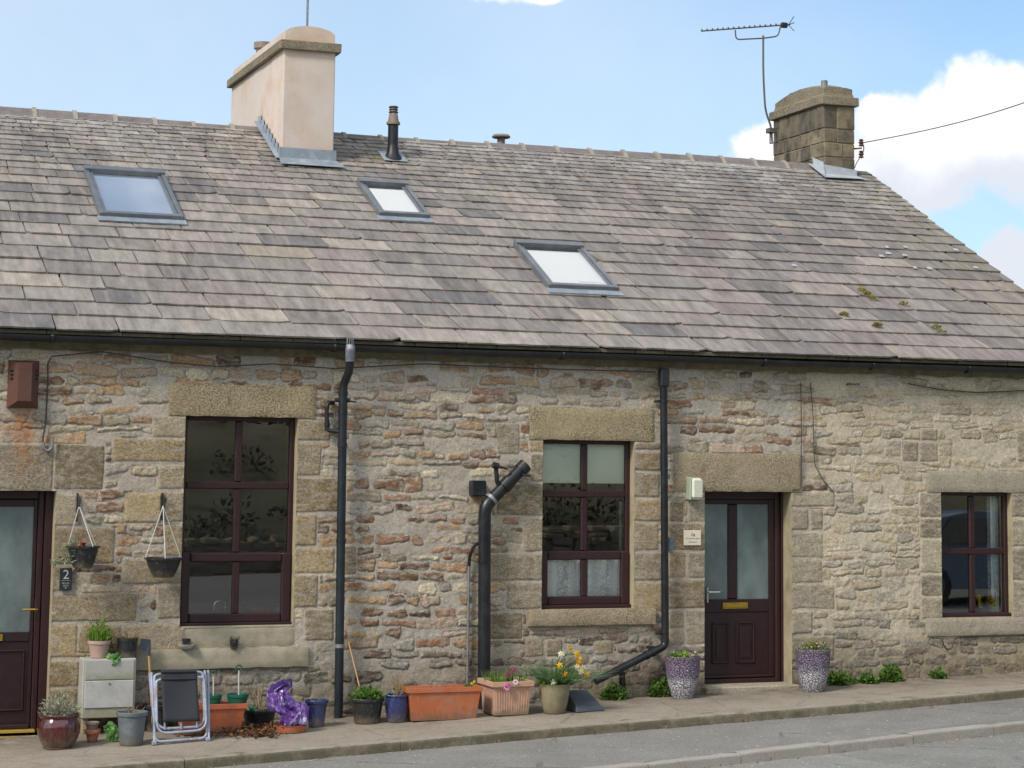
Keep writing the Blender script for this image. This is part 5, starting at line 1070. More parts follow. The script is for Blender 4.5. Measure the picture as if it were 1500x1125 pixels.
for (x, y) in ((241, 1058), (265, 1057), (288, 1055)): m_ = MB(); m_.tube([CP(x, y, -.05), CP(x+.5, y+11, -.035)], .007, 6); m_.build('strut', M['tube'], t)
for (x, y) in ((226, 1089), (304.5, 1083)): m_ = MB(); q = CP(x, y); m_.cham(q.x-.02, q.x+.02, q.y-.02, q.y+.03, q.z-.012, q.z+.02, .006); m_.build('foot', M['tube'], t)
# troughs
def trough(label, x0, x1, ytop, ybl, ybr, ybase, mat, Y, depth=.17, taper=.035, group='orange plastic troughs by the wall'):
    a, b = P(x0, ytop, Y), P(x1, ytop, Y); c = G((x0+x1)/2, ybase); X0, X1 = a.x, b.x; zc = gz((X0+X1)/2); zt = (a.z+b.z)/2; yf = Y; yb_ = min(yf+depth+.04, -.02)
    t = thing('planter_trough', label, 'planter trough', ((X0+X1)/2, (yf+yb_)/2, zc), group); m = MB(); sl_ = SL*(X1-X0)/2
    lip = .045
    def ring(x0, x1, y0, y1, z): return [(x0, y0, z-sl_*0), (x1, y0, z+sl_*0), (x1, y1, z), (x0, y1, z)]
    L = [ring(X0+taper+.02, X1-taper-.02, yf+taper, yb_-taper*.5, zc+.002), ring(X0+.02, X1-.02, yf+.014, yb_-.012, zt-lip), ring(X0, X1, yf, yb_, zt-lip+.001), ring(X0, X1, yf, yb_, zt), ring(X0+.018, X1-.018, yf+.018, yb_-.018, zt), ring(X0+.024, X1-.024, yf+.024, yb_-.024, zt-.05)]
    vs = [v for r_ in L for v in r_]; fs = [(3, 2, 1, 0)]
    for k in range(len(L)-1): fs += [(k*4+j, k*4+(j+1) % 4, (k+1)*4+(j+1) % 4, (k+1)*4+j) for j in range(4)]
    m.add(vs, fs); w = X1-X0
    for u in np.linspace(.05, .95, int(w/.035)):                                        # moulded ribs
        xa = X0+.02+taper+(w-.04-2*taper)*u; xb = X0+.02+(w-.04)*u; m.tube([(xa, yf+taper+.001, zc+.04), (xb, yf+.019, zt-lip-.035)], .003, 5)
    o = m.build('trough', mat, t); bv = o.modifiers.new('b', 'BEVEL'); bv.width = .004; bv.segments = 2; bv.limit_method = 'ANGLE'
    so = MB(); N = 14; vs = []
    for i in range(N+1):
        for j in range(4): vs.append((X0+.024+(w-.048)*i/N, yf+.024+(yb_-yf-.048)*j/3, zt-.035+.012*mnoise.noise(Vector((i*.7+X0*9, j*.8, 0)))))
    so.add(vs, [(i*4+j, (i+1)*4+j, (i+1)*4+j+1, i*4+j+1) for i in range(N) for j in range(3)]); so.build('soil', M['soil'], t, smooth=True); return t, X0, X1, yf, yb_, zt
Yt1 = G(310, 1077).y
t, X0, X1, yf, yb_, zt = trough('orange ribbed trough behind the folded chair holding two green pots', 262, 363, 1032, 0, 0, 1077, M['terra2'], min(Yt1, -.42))
for (x, lab, w, hk) in ((348, 'dark green hanging pot with upright hook, standing in the left orange trough', 31, True), (311, 'dark green pot beside the chair in the left orange trough', 27, False)):
    c = P(x, 1020, (yf+yb_)/2); c.z = zt-.04; rr = w/2/scl(c); g_ = thing('hanging_pot', lab, 'plant pot', c); m_ = MB(); m_.lathe(c, [(rr*.8, 0), (rr*.95, .085), (rr*1.04, .09), (rr*1.04, .115), (rr*.96, .115), (rr*.9, .07)], 26); m_.build('pot', M['greenp'], g_, smooth=True)
    m_ = MB(); m_.add([(c.x+rr*.92*math.cos(a*.5236), c.y+rr*.92*math.sin(a*.5236), c.z+.085) for a in range(12)], [tuple(range(12))]); m_.build('soil', M['soil'], g_)
    zz = P(x, 974, c.y).z if hk else P(x-8, 983, c.y).z; ox = 0 if hk else .0
    m_ = MB(); m_.tube([(c.x+.01, c.y, c.z+.08), (c.x+.005, c.y, zz-.05)], .006, 6); m_.build('stem', M['chain'], g_)
    m_ = MB(); m_.tube([(c.x+.005-.028*math.cos(a), c.y, zz-.03+.028*math.sin(a)) for a in np.linspace(-.9, 3.6, 14)], .007, 8); m_.build('hook', M['greenp'], g_, smooth=True)
# black bowl of twigs
t, c, r, h, s = round_pot('planter_bowl', 'low black bowl of bare twigs between the orange trough and purple bag', 384, 1067, 52, 40, 26, M['blackpot'], rimh=.03, soil=.9)
m_ = MB(); twigs(m_, (c.x+.02, c.y, c.z+h*.9), r*.5, 9, .30, .75, .005); m_.build('bare_twigs', M['leaf'], t, col=True)
m_ = MB(); m_.c = lin('2f8a62'); m_.leaves(14, (c.x-.09, c.y-.05, c.z+h*.92), (.03, .03, .02), .05, .04, .3); m_.build('green_tag', M['leaf'], t, col=True)
# purple bag on its orange saucer
ysu = G(432, 1076).y+.10
sa = G(432, 1075); m_ = MB(); cs = Vector((sa.x, sa.y+.13, gz(sa.x))); m_.lathe(cs, [(.0, .004), (.10, .004), (.125, .0), (.140, .055), (.146, .058), (.140, .06), (.118, .015), (0, .012)], 32, sx=1, sy=.8); o = m_.build('saucer', M['terra2'], smooth=True, loc=tuple(cs)); tag(o, 'shallow orange plastic saucer under the purple bag', 'saucer')
crumple('compost_bag', 'crumpled purple flowered compost bag slumped on an orange saucer', 'plastic bag', [(427, 1000, 12, ysu+.12), (415, 1003, 24, ysu+.10), (404, 1013, 30, ysu+.08), (410, 1028, 30, ysu+.06), (424, 1040, 26, ysu+.04), (434, 1048, 44, ysu+.03), (430, 1058, 52, ysu+.04), (430, 1064, 42, ysu+.05)], M['purple'], .022, .50, 72)
# blue pots
t, c, r, h, s = round_pot('glazed_pot', 'blue glazed pot with dry soil left of the tall drainpipe', 466, 1066, 35, 24, 39, M['blueglaze'], rimh=.03, soil=.88); m_ = MB(); twigs(m_, (c.x, c.y, c.z+h*.9), r, 7, .06, 2.2, .005); m_.build('dead_stems', M['leaf'], t, col=True)
t, c, r, h, s = round_pot('planter_pot', 'black bowl of leafy green plants right of the tall drainpipe', 543, 1061, 50, 38, 36, M['blackpot'], rimh=.03, soil=.92)
m_ = MB(); m_.leaves(300, (c.x, c.y, c.z+h*.9), (r*.95, r*.9, .11), .055, .03, .8, .3, GREEN); m_.build('foliage', M['leaf'], t, col=True)
tt = thing('bamboo_cane', 'thin pale cane leaning on the wall behind the black bowl of green plants', 'cane', (c.x, c.y, c.z+h*.7)); m_ = MB(); m_.tube([(c.x-.03, c.y, c.z+h*.7), P(507, 926, -.04)], .006, 6); m_.build('cane', M['wood'], tt)
t, c, r, h, s = round_pot('glazed_pot', 'bulging blue glazed pot of twigs left of the long orange trough', 585, 1059, 37, 27, 40, M['blueglaze'], bulge=.012, rimh=.02, soil=.9); m_ = MB(); twigs(m_, (c.x, c.y, c.z+h*.9), r*.5, 12, .26, .5, .004); m_.build('bare_twigs', M['leaf'], t, col=True)
# long orange trough
t, X0, X1, yf, yb_, zt = trough('long orange ribbed trough left of the thick soil pipe', 598, 708, 1007, 0, 0, 1056, M['terra'], G(650, 1056).y)
m_ = MB(); q = P(689, 1004, (yf+yb_)/2); m_.leaves(50, (q.x, q.y, zt-.03), (.06, .05, .05), .035, .02, .6, .3, GREEN); flower(m_, (q.x, q.y-.04, zt+.02), .018, lin('e0c83c'), lin('c9a020'), (0, -1, .4)); flower(m_, (q.x+.03, q.y-.02, zt+.035), .018, lin('e0c83c'), lin('c9a020'), (.2, -1, .4)); m_.leaves(30, ((X0+X1)/2, q.y, zt-.03), (.22, .05, .02), .02, .012, .6, .3, BROWN); m_.build('seedlings', M['leaf'], t, col=True)
# square faded planter
g0 = G(750, 1049); s = scl(g0); w = 66/2/s; hh = 50/s; c = Vector((g0.x, g0.y+w*.85, gz(g0.x)))
t = thing('square_planter', 'square faded terracotta planter of grass and pink flowers', 'planter', c); m_ = MB(); wt_, wb_ = w*.94, w*.80
def sq(mb, c, lv):
    vs = []; fs = [(3, 2, 1, 0)]
    for (hw, z) in lv: vs += [(c.x-hw, c.y-hw, c.z+z), (c.x+hw, c.y-hw, c.z+z), (c.x+hw, c.y+hw, c.z+z), (c.x-hw, c.y+hw, c.z+z)]
    for k in range(len(lv)-1): fs += [(k*4+j, k*4+(j+1) % 4, (k+1)*4+(j+1) % 4, (k+1)*4+j) for j in range(4)]
    mb.add(vs, fs)
sq(m_, c, [(wb_-.01, .0), (wb_, .012), (wt_-.015, hh-.055), (wt_+.005, hh-.052), (w, hh-.045), (w, hh), (w-.02, hh), (w-.03, hh-.05)])
for u in np.linspace(-.85, .85, 13): m_.tube([(c.x+wb_*u, c.y-wb_-.001, c.z+.03), (c.x+(wt_-.015)*u, c.y-wt_+.014, c.z+hh-.075)], .005, 5); m_.tube([(c.x-wb_, c.y+wb_*u, c.z+.03), (c.x-wt_+.014, c.y+(wt_-.015)*u, c.z+hh-.075)], .005, 5)
o = m_.build('pot', M['pale_terra'], t); bv = o.modifiers.new('b', 'BEVEL'); bv.width = .006; bv.segments = 2; bv.limit_method = 'ANGLE'
m_ = MB(); m_.box(c.x-w+.03, c.x+w-.03, c.y-w+.03, c.y+w-.03, c.z+hh-.06, c.z+hh-.035); m_.build('soil', M['soil'], t)
m_ = MB(); blades(m_, (c.x-.08, c.y, c.z+hh-.03), w*.6, 170, .14, .35, .006, BRIGHT+GREEN, .2); blades(m_, (c.x+.1, c.y, c.z+hh-.03), w*.5, 60, .13, .3, .008, GREEN, .2); m_.leaves(70, (c.x, c.y, c.z+hh-.03), (w*.8, w*.8, .05), .03, .016, .6, .3, GREEN); m_.build('grass', M['leaf'], t, col=True)
for (px_, py_, cc, r_) in ((742, 1006, 'd98fb0', .045), (745, 1003, 'cf7ea6', .03), (755, 999, 'd9d0d6', .03), (751, 981, '8a2f4c', .03), (745, 987, '9a3560', .025), (743, 990, 'a53a68', .025)):
    m_ = MB(); q = P(px_, py_, c.y-w*.6 if py_ < 995 else c.y-w-.02); flower(m_, q, r_, lin(cc), lin('a05070'), (U(-.3, .3), -1, .4), 8); m_.c = GREEN[0]; m_.tube([q, (q.x, c.y-w*.5, c.z+hh-.03)], .003, 4); m_.build('flower', M['leaf'], t, col=True)
# beige pot of daffodils
t, c, r, h, s = round_pot('daffodil_pot', 'weathered beige pot overflowing with yellow daffodils', 818, 1046, 50, 32, 43, M['beigepot'], lip=False, bulge=.008, soil=.9, cat='potted plant')
m_ = MB(); blades(m_, (c.x, c.y, c.z+h*.9), r*.7, 260, .32, .75, .010, [lin(x) for x in ('5d7a48', '4b6a3c', '6f8a55')], .35); blades(m_, (c.x+.08, c.y-.02, c.z+h*.95), r*.6, 150, .38, 1.3, .009, [lin(x) for x in ('5d7a48', '6f8a66', '7d9470')], .55); blades(m_, (c.x, c.y, c.z+h*.9), r*.5, 26, .40, .25, .008, GREEN, .05); m_.leaves(60, (c.x-.08, c.y, c.z+h*.95), (r*.7, r*.7, .05), .04, .02, .6, .4, GREEN); m_.build('daffodil_leaves', M['leaf'], t, col=True)
for (px_, py_, cc) in ((835, 949, 'e8c832'), (845, 958, 'e8c832'), (848, 964, 'dfae2a'), (850, 966, 'e8b422'), (820, 975, 'e8b830'), (828, 988, 'e39f2c'), (852, 982, 'ecd34a'), (855, 989, 'e7a52d'), (860, 988, 'e9b53a'), (846, 977, 'eee8c8'), (851, 984, 'f0ead2'), (848, 970, 'e6a028'), (822, 958, 'e9ead8'), (811, 999, 'e6ead6'), (854, 978, 'f0ecd6')):
    m_ = MB(); Yf = c.y-.12+U(-.05, .05); q = P(px_, py_, Yf); m_.c = GREEN[2]; m_.tube([(c.x+U(-.05, .05), c.y, c.z+h*.9), ((q.x+c.x)/2, (q.y+c.y)/2+.02, (q.z+c.z+h)/2+.04), q], .0035, 4)
    flower(m_, q, .037, lin(cc), lin('e2aa22' if cc[0] == 'e' and cc[2] != 'e' else 'f0e6b0'), (U(-.6, .6), -1, U(-.2, .3)), 6, .022); m_.build('daffodil', M['leaf'], t, col=True)
# scalloped tall planters by the right door
for (px_, py_, lab, hh_) in ((1005, 1024, 'tall scalloped purple and white planter of pansies left of the right door', 61), (1197, 1014, 'tall scalloped purple and white planter with moss, right of the right door', 62)):
    t, c, r, h, s = round_pot('scalloped_planter', lab, px_, py_, 51, 24, hh_, M['scallop'], soil=.93, group='scalloped planters flanking the door', cat='planter',
        prof=[(.52, .0), (.58, .0), (.64, .05), (.78, .25), (.90, .45), (.97, .65), (1.0, .82), (.985, .90), (1.0, .91), (1.02, .95), (1.02, .99), (.99, 1.0)])
    m_ = MB(); m_.leaves(260, (c.x, c.y, c.z+h*.94), (r*.95, r*.9, .07), .035, .02, .7, .3, GREEN+BRIGHT)
    if px_ > 1100: m_.leaves(160, (c.x, c.y, c.z+h*.96), (r*.5, r*.5, .12), .03, .012, 1.2, .3, [lin('8c8a3a'), lin('a09440')])
    m_.build('foliage', M['leaf'], t, col=True)
    for k in range(7): m_ = MB(); a = U(0, 6.28); flower(m_, (c.x+r*.7*math.cos(a), c.y-abs(r*.7*math.sin(a)), c.z+h+U(.01, .06)), .024, lin(random.choice(['3d2f66', '4b3a7a', '8b6aa0'])), lin('d8c84a'), (U(-.4, .4), -1, .5), 5); m_.build('pansy', M['leaf'], t, col=True)
# gully block, weeds, dead leaves
ga, gb = G(848, 1044), G(890, 1043); m_ = MB(); lc = ((ga.x+gb.x)/2, ga.y+.1, gz(ga.x))
m_.add([(ga.x-.02, ga.y, gz(ga.x)), (gb.x+.02, ga.y+.02, gz(gb.x)), (gb.x-.04, ga.y+.28, gz(gb.x)), (ga.x-.03, ga.y+.28, gz(ga.x)), (ga.x-.01, ga.y+.03, gz(ga.x)+.05), (gb.x, ga.y+.03, gz(gb.x)+.035), (gb.x-.06, ga.y+.27, gz(gb.x)+.17), (ga.x-.02, ga.y+.27, gz(ga.x)+.18)], [(0, 3, 2, 1), (4, 5, 6, 7), (0, 1, 5, 4), (1, 2, 6, 5), (2, 3, 7, 6), (3, 0, 4, 7)])
o = m_.build('gully_cover', M['slate_dark'], loc=lc); tag(o, 'sloping dark slate gully cover at the foot of the slanting drainpipe', 'gully cover'); bv = o.modifiers.new('b', 'BEVEL'); bv.width = .006
for i, (px_, py_, w, h, n, lab) in enumerate(((917, 1030, 42, 24, 420, 'low green weed clump under the slanting drainpipe'), (968, 1021, 34, 31, 420, 'green weed clump tight against the left scalloped planter'), (1236, 1005, 44, 20, 360, 'dark green weed clump just right of the right scalloped planter'), (1271, 1001, 30, 16, 220, 'low weed clump second right of the right scalloped planter'), (1306, 999, 34, 27, 380, 'tallest weed clump at the wall foot left of the small window'), (1362, 992, 24, 14, 150, 'smallest weed clump at the wall foot under the small window'), (1352, 990, 10, 9, 40, 'tiny yellowish weed beside the smallest clump'))):
    g0 = G(px_, py_); s = scl(g0); c = Vector((g0.x, -.09, gz(g0.x))); m_ = MB()
    m_.leaves(n, c, (w/2/s, .09, h/s*.95), .045, .034, .45, .25, GREEN+[lin('39551f'), lin('56742c')]); o = m_.build('weed', M['leaf'], col=True, loc=tuple(c)); tag(o, lab, 'weed', 'weeds at the foot of the wall')
m_ = MB()
for _ in range(900):
    px_ = random.choice([U(300, 415), U(255, 420), U(345, 405)]); g0 = G(px_, U(1066, 1082)); p = Vector((g0.x, g0.y+U(0, .15), gz(g0.x)+abs(random.gauss(0, .022)))); d = Vector((U(-1, 1), U(-1, 1), U(-.2, .5))).normalized(); m_.c = random.choice(BROWN); m_.leaf(p, d, d.cross(Vector((U(-.5, .5), U(-.5, .5), 1))), U(.03, .065), U(.02, .04), U(-.8, 1))
o = m_.build('dead_leaves', M['leaf'], col=True); tag(o, 'drift of dry brown leaves along the wall foot beside the left trough', 'dead leaves', kind='stuff')
m_ = MB()
for _ in range(420):
    x = U(2, 13); y = random.choice([k1y(x)-U(.0, .05), k2y(x)-U(.0, .06), k2y(x)-U(0, .12), U(-.12, -.03)]); zb = gz(x)-(.0 if y > -.2 else KH+.012 if y > k2y(x)+.1 else .19); m_.c = random.choice(BROWN+DRY); d = Vector((U(-1, 1), U(-1, 1), U(0, .3))).normalized(); m_.leaf((x, y, zb+.006), d, d.cross(Vector((0, 0, 1))), U(.015, .04), U(.01, .025), U(-.5, .8))
o = m_.build('gutter_litter', M['leaf'], col=True); tag(o, 'scattered grit and leaf litter along both kerbs', 'litter', kind='stuff')
m_ = MB()
for _ in range(34):
    x = U(2.2, 12.8); f = random.choice([(k1y(x)-.012, -KH-.012), (k1y(x)-.012, -KH-.012), (-.03, 0)]); blades(m_, (x, f[0], gz(x)+f[1]), .03, 7, U(.02, .05), .9, .006, GREEN+DRY, .5)
o = m_.build('kerb_grass', M['leaf'], col=True); tag(o, 'tiny grass tufts growing in the kerb and wall foot cracks', 'grass', kind='stuff')

# ------------------------------------------------------------------ drainpipes and wall fittings
def pipe(pts, r, corner=.05, n=16, bottom=None): m = MB(); m.tube(rounded(pts, corner, 6), r, n); return m
def collar(p, r, h, d=(0, 0, 1)): m = MB(); d = Vector(d).normalized(); m.tube([Vector(p)-d*h/2, Vector(p)+d*h/2], r, 18); return m
ya = -.115
t = thing('drainpipe', 'tall black drainpipe right of the tall window with worn pale paint', 'drainpipe', (P(496, 1042, ya).x, ya, gz(5.3)))
b0 = P(496, 1043, ya); m_ = pipe([(b0.x, ya, gz(b0.x)-.02), P(502.5, 575, ya)], .041); m_.build('pipe', plain('worn black drainpipe', '1a2126', .4, .25, 4, dirt='2b353a', bump=.0008), t, smooth=True)
m_ = pipe([P(502.5, 578, ya), P(503, 564, ya), P(511, 545, -.20), P(513, 530, -.245), P(513, 512, -.25)], .039, .05); m_.build('swan_neck', M['blackm'], t, smooth=True)
for y in (576, 604, 652, 792, 946): q = P(502.5+(496-502.5)*(y-575)/467, y, ya); collar(q, .0465, .035 if y != 604 else .03).build('collar', M['blackm'] if y != 946 else M['galv'], t, smooth=True)
m_ = MB(); q = P(513, 522, -.25); m_.lathe(q, [(.044, -.05), (.046, .0), (.044, .03), (.047, .06), (.043, .10), (.037, .11)], 20); m_.build('taped_joint', plain('silvery wrapped joint', '6a6c78', .35, .4, 18, dirt='c9c9c9', metal=.2, bump=.003), t, smooth=True)
for k in range(9): a = k*.7; m_ = MB(); q = P(513, 508, -.25); m_.tube([(q.x+.036*math.cos(a), q.y+.036*math.sin(a), q.z), (q.x+.030*math.cos(a), q.y+.030*math.sin(a), q.z+.085)], .0035, 5); m_.build('guard_wire', M['galv'], t)
m_ = MB(); m_.tube(rounded([P(489, 590, -.03), P(481, 590, -.05), P(478.5, 596, -.06), P(479, 630, -.06), P(500, 633, ya)], .03, 5), .021, 12); m_.build('branch_pipe', M['blackm'], t, smooth=True)
for (x, y) in ((478.5, 597), (479, 622), (479.5, 630)): collar(P(x, y, -.06), .026, .025).build('branch_collar', M['blackm'], t, smooth=True)
m_ = MB(); q = P(502.5, 586, ya); m_.tube([(q.x-.075, q.y, q.z), (q.x+.06, q.y, q.z)], .02, 10); m_.tube([(q.x+.05, q.y-.02, q.z-.01), (q.x+.12, q.y-.02, q.z-.015)], .008, 8); m_.build('bracket', M['blackm'], t, smooth=True)
# thick soil pipe
yb2 = -.13
t = thing('soil_pipe', 'thick black soil pipe bent over to the right at the top', 'soil pipe', (P(709, 1042, yb2).x, yb2, gz(6.8)))
b0 = P(709, 1043, yb2); m_ = pipe([(b0.x, yb2, gz(b0.x)-.02), P(710, 742, yb2), P(765, 686, yb2+.03)], .060, .07, 20); m_.build('pipe', M['black'], t, smooth=True)
dv = (P(765, 686, yb2)-P(715, 737, yb2)).normalized()
collar(P(720, 731, yb2), .068, .03, dv).build('collar', M['galv'], t, smooth=True); collar(P(742, 709, yb2), .069, .09, dv).build('coupling', M['black'], t, smooth=True); collar(P(766, 685, yb2+.03), .070, .08, dv).build('end_socket', M['black'], t, smooth=True); collar(P(709, 823, yb2), .063, .02).build('collar', M['black'], t, smooth=True)
m_ = MB(); m_.tube(rounded([P(733, 716, yb2), P(728, 705, yb2), P(727, 690, yb2), P(726, 683, yb2)], .02, 4), .022, 12); m_.tube([P(722, 681, yb2-.02), P(730, 683, yb2-.02)], .03, 12); m_.tube([P(730, 683, yb2-.02), P(744, 687, yb2-.04)], .011, 8); m_.build('branch_pipe', M['black'], t, smooth=True); m_ = MB(); m_.tube([P(765, 695, yb2-.04), P(777, 697, yb2-.05)], .012, 8); m_.build('bolt', M['black'], t, smooth=True)
m_ = MB(); q0, q1 = P(692, 727, -.11), P(713, 704, -.11); m_.cham(q0.x, q1.x, -.11, .0, q0.z, q1.z, .010); m_.tube([(q0.x+.07, -.115, q0.z+.06), (q0.x+.07, -.112, q0.z+.075)], .01, 8); o = m_.build('junction_box', M['black'], loc=(q0.x+.07, -.05, q0.z)); tag(o, 'small square black box on the wall left of the soil pipe bend', 'junction box')
# slanting drainpipe
yc = -.105; t = thing('drainpipe', 'black drainpipe left of the right door, slanting off above the weeds', 'drainpipe', (P(974, 945, yc).x, yc, P(974, 945, yc).z))
pe = P(872, 998, -.20); m_ = pipe([P(972, 552, yc), P(974.5, 946, yc), pe], .037, .05); m_.build('pipe', M['black'], t, smooth=True)
m_ = MB(); q = P(972, 556, yc); m_.cham(q.x-.045, q.x+.045, yc-.05, yc+.04, q.z-.07, q.z+.11, .01); m_.build('hopper', M['blackm'], t)
dv = (P(974.5, 946, yc)-pe).normalized()
for (x, y, d) in ((972.4, 588, (0, 0, 1)), (973.5, 925, (0, 0, 1)), (974, 938, (0, 0, 1)), (955, 955.5, dv), (947, 959.5, dv)):
    q = P(x, y, yc) if x > 960 else pe.lerp(P(974.5, 946, yc), (x-872)/(974.5-872)); collar(q, .043, .03, d).build('collar', M['blackm'], t, smooth=True)
for (x, y) in ((962, 588), (964, 928), (951, 948)): m_ = MB(); q = P(x, y, -.05); m_.cham(q.x-.02, q.x+.05, -.10, -.02, q.z-.012, q.z+.012, .004); m_.build('bracket', M['blackm'], t)
m_ = MB(); q = P(912, 1007, -.08); m_.tube([(q.x, -.08, gz(q.x)-.02), P(911, 984, -.08)], .031, 14); m_.lathe((q.x, -.08, gz(q.x)+.14), [(.034, 0), (.036, .01), (.034, .02)], 14); o = m_.build('vent_stub', M['black'], smooth=True, loc=(q.x, -.08, gz(q.x))); tag(o, 'short black pipe stub rising from the ground under the slanting drainpipe', 'pipe stub')
t = thing('conduit', 'thin grey conduit running up the wall beside the soil pipe', 'conduit', P(685, 1005, -.04)); m_ = MB(); m_.tube([P(684.5, 1008, -.04), P(687, 828, -.04)], .014, 10); m_.build('grey_tube', M['galv'], t, smooth=True); m_ = MB(); m_.tube(rounded([P(687, 829, -.04), P(688, 815, -.05), P(694, 800, -.07), P(700, 796, -.10)], .03, 4), .016, 8); m_.build('black_hose', M['black'], t, smooth=True)
def cable(label, pts, r=.006, Y=-.028, name='cable', mat='cable'):
    m = MB(); q = [P(a, b, Y) for a, b in pts]; m.tube(rounded(q, .05, 4), r, 6); o = m.build(name, M[mat], smooth=True, loc=tuple(q[-1])); return tag(o, label, 'cable')
cable('dark cable looping along under the gutter above the tall window', [(75, 522), (150, 515), (250, 531), (320, 537), (400, 533), (490, 540), (620, 533), (790, 540), (960, 545)], .006, -.05)
cable('dark cable dropping past the rusty vent to a metal hook', [(75, 524), (70, 532), (70, 560), (67, 620), (63, 640), (63, 655), (68, 661)], .007)
m_ = MB(); q = [P(a, b, -.04) for a, b in ((64, 648), (64, 657), (70, 661), (76, 656), (77, 640))]; m_.tube(rounded(q, .04, 5), .013, 8); o = m_.build('wall_hook', M['galv'], smooth=True, loc=tuple(q[0])); tag(o, 'short bent metal hook below the rusty vent', 'hook')
cable('dark cable sagging under the gutter at the far right', [(1330, 562), (1380, 571), (1430, 575), (1530, 571)], .006)
cable('dark cable dropping straight to the corner of the right door lintel', [(1173, 560), (1174, 640), (1173.5, 718), (1160, 718)], .005)
cable('dark cable curving down and right above the right door', [(1187, 560), (1191, 605), (1193, 680), (1206, 704), (1222, 722)], .005)
cable('dark cable running along below the small window sill', [(1380, 938), (1385, 951), (1394, 951), (1398, 936), (1410, 932), (1460, 931), (1530, 929)], .008)
# vent cover
q0, q1 = P(12, 597, -.12), P(60, 528, -.12); x0, x1, z0, z1 = q0.x, q1.x, q0.z, q1.z; t = thing('flue_vent', 'rusty brown box shaped flue vent high on the wall', 'vent', (x0+.1, -.05, z0)); m_ = MB()
i_ = .075; m_.add([(x0, .0, z0), (x1, 0, z0), (x1, 0, z1), (x0, 0, z1), (x0, -.03, z0), (x1, -.03, z0), (x1, -.03, z1), (x0, -.03, z1), (x0+i_, -.13, z0+.06), (x1-i_, -.13, z0+.06), (x1-i_, -.13, z1-.03), (x0+i_, -.13, z1-.03)],
       [(0, 1, 5, 4), (1, 2, 6, 5), (2, 3, 7, 6), (3, 0, 4, 7), (4, 5, 9, 8), (5, 6, 10, 9), (6, 7, 11, 10), (7, 4, 8, 11), (8, 9, 10, 11)]); m_.build('cover', M['vent'], t)
for s_ in (0, 1):
    for k in range(3): m_ = MB(); zz = z1-.10-k*.035; xa = x0+.012 if s_ == 0 else x1-.062; m_.cham(xa, xa+.05, -.085, -.055, zz, zz+.012, .003); m_.build('slot', M['black'], t)
# hanging baskets
def basket(label, cx, top, rimy, boty, wt, wb, Y, chains, plants, tilt=0.0, square=0.0):
    c = P(cx, boty, Y); s = scl(c); rt_, rb_, hh = wt/2/s, wb/2/s, (boty-rimy)/s; t = thing('hanging_basket', label, 'hanging basket', (c.x, Y, c.z), 'black hanging baskets between door and window'); m = MB()
    m.lathe(c, [(rb_*.5, 0), (rb_, .003), (rb_+(rt_-rb_)*.35, hh*.25), (rt_*.92, hh*.75), (rt_*.95, hh-.02), (rt_+.008, hh-.018), (rt_+.01, hh), (rt_-.006, hh), (rt_*.9, hh-.03)], 36, tilt=(0, 0)); m.build('bowl', M['blackpot'], t, smooth=True)
    m = MB(); m.add([(c.x+rt_*.92*math.cos(a*.3927), c.y+rt_*.92*math.sin(a*.3927), c.z+hh-.025) for a in range(16)], [tuple(range(16))]); m.build('soil', M['soil'], t)
    h = P(top[0], top[1], Y)
    for a in chains: m = MB(); e = (c.x+rt_*math.cos(a), c.y+rt_*math.sin(a), c.z+hh); m.tube([h, e], .0045, 6); m.build('chain', M['chain'], t)
    m = MB()
    if plants: m.leaves(150, (c.x-rt_*.5, c.y-.02, c.z+hh-.04), (rt_*.7, rt_*.6, .09), .04, .014, .3, .4, SILVER+GREEN[1:2]); m.leaves(120, (c.x-rt_*1.15, c.y-.04, c.z+hh-.14), (rt_*.5, .06, .11), .04, .014, -.2, .3, SILVER+GREEN[1:2]); m.leaves(40, (c.x-rt_*1.7, c.y-.04, c.z+hh-.15), (rt_*.35, .05, .03), .035, .014, -.4, .3, SILVER+[lin('8f8a3a')])
    else: m.leaves(40, (c.x+rt_*.3, c.y, c.z+hh-.03), (rt_*.6, rt_*.6, .03), .02, .01, .6, .3, BROWN); twigs(m, (c.x, c.y, c.z+hh-.03), rt_*.6, 5, .09, .6, .003)
    m.build('trailing_plant' if plants else 'dead_stems', M['leaf'], t, col=True)
    return t, c, rt_, hh
t, c, r, h = basket('hanging basket of silvery trailing plant above the slate house sign', 121, (116, 741), 800, 832, 46, 27, -.22, (2.7, 5.2, .5), True)
m_ = MB(); q = P(115, 797, -.24); m_.lathe((q.x, q.y, c.z+h-.03), [(.03, 0), (.04, .05), (.042, .06), (.03, .06)], 16, tilt=(.5, 0)); m_.build('small_red_pot', M['red'], t, smooth=True)
t, c, r, h = basket('empty hanging basket of dark plastic beside the tall window', 239, (239, 741), 817, 846, 53, 28, -.22, (3.1, 4.6, .2), False)
for (px_, y0_, y1_, lab) in ((113, 722, 764, 'dark iron wall bracket of the planted hanging basket'), (237.5, 722, 762, 'dark iron wall bracket of the empty hanging basket')):
    a, b = P(px_, y1_, -.025), P(px_, y0_, -.025); t = thing('basket_bracket', lab, 'bracket', (a.x, -.02, a.z), 'iron basket brackets'); m_ = MB(); m_.cham(a.x-.011, b.x+.011, -.032, -.0, a.z, b.z, .003); m_.build('backplate', M['blackm'], t)
    e = P(px_+3, 741, -.22); m_ = MB(); m_.tube([(b.x, -.03, b.z-.02), (b.x+.01, -.15, b.z-.05), (e.x, -.22, e.z+.03), (e.x, -.235, e.z+.01), (e.x, -.22, e.z-.006)], .007, 8); m_.tube([(b.x, -.03, a.z+.03), (b.x+.01, -.16, b.z-.055)], .006, 8); m_.build('arm', M['blackm'], t, smooth=True)
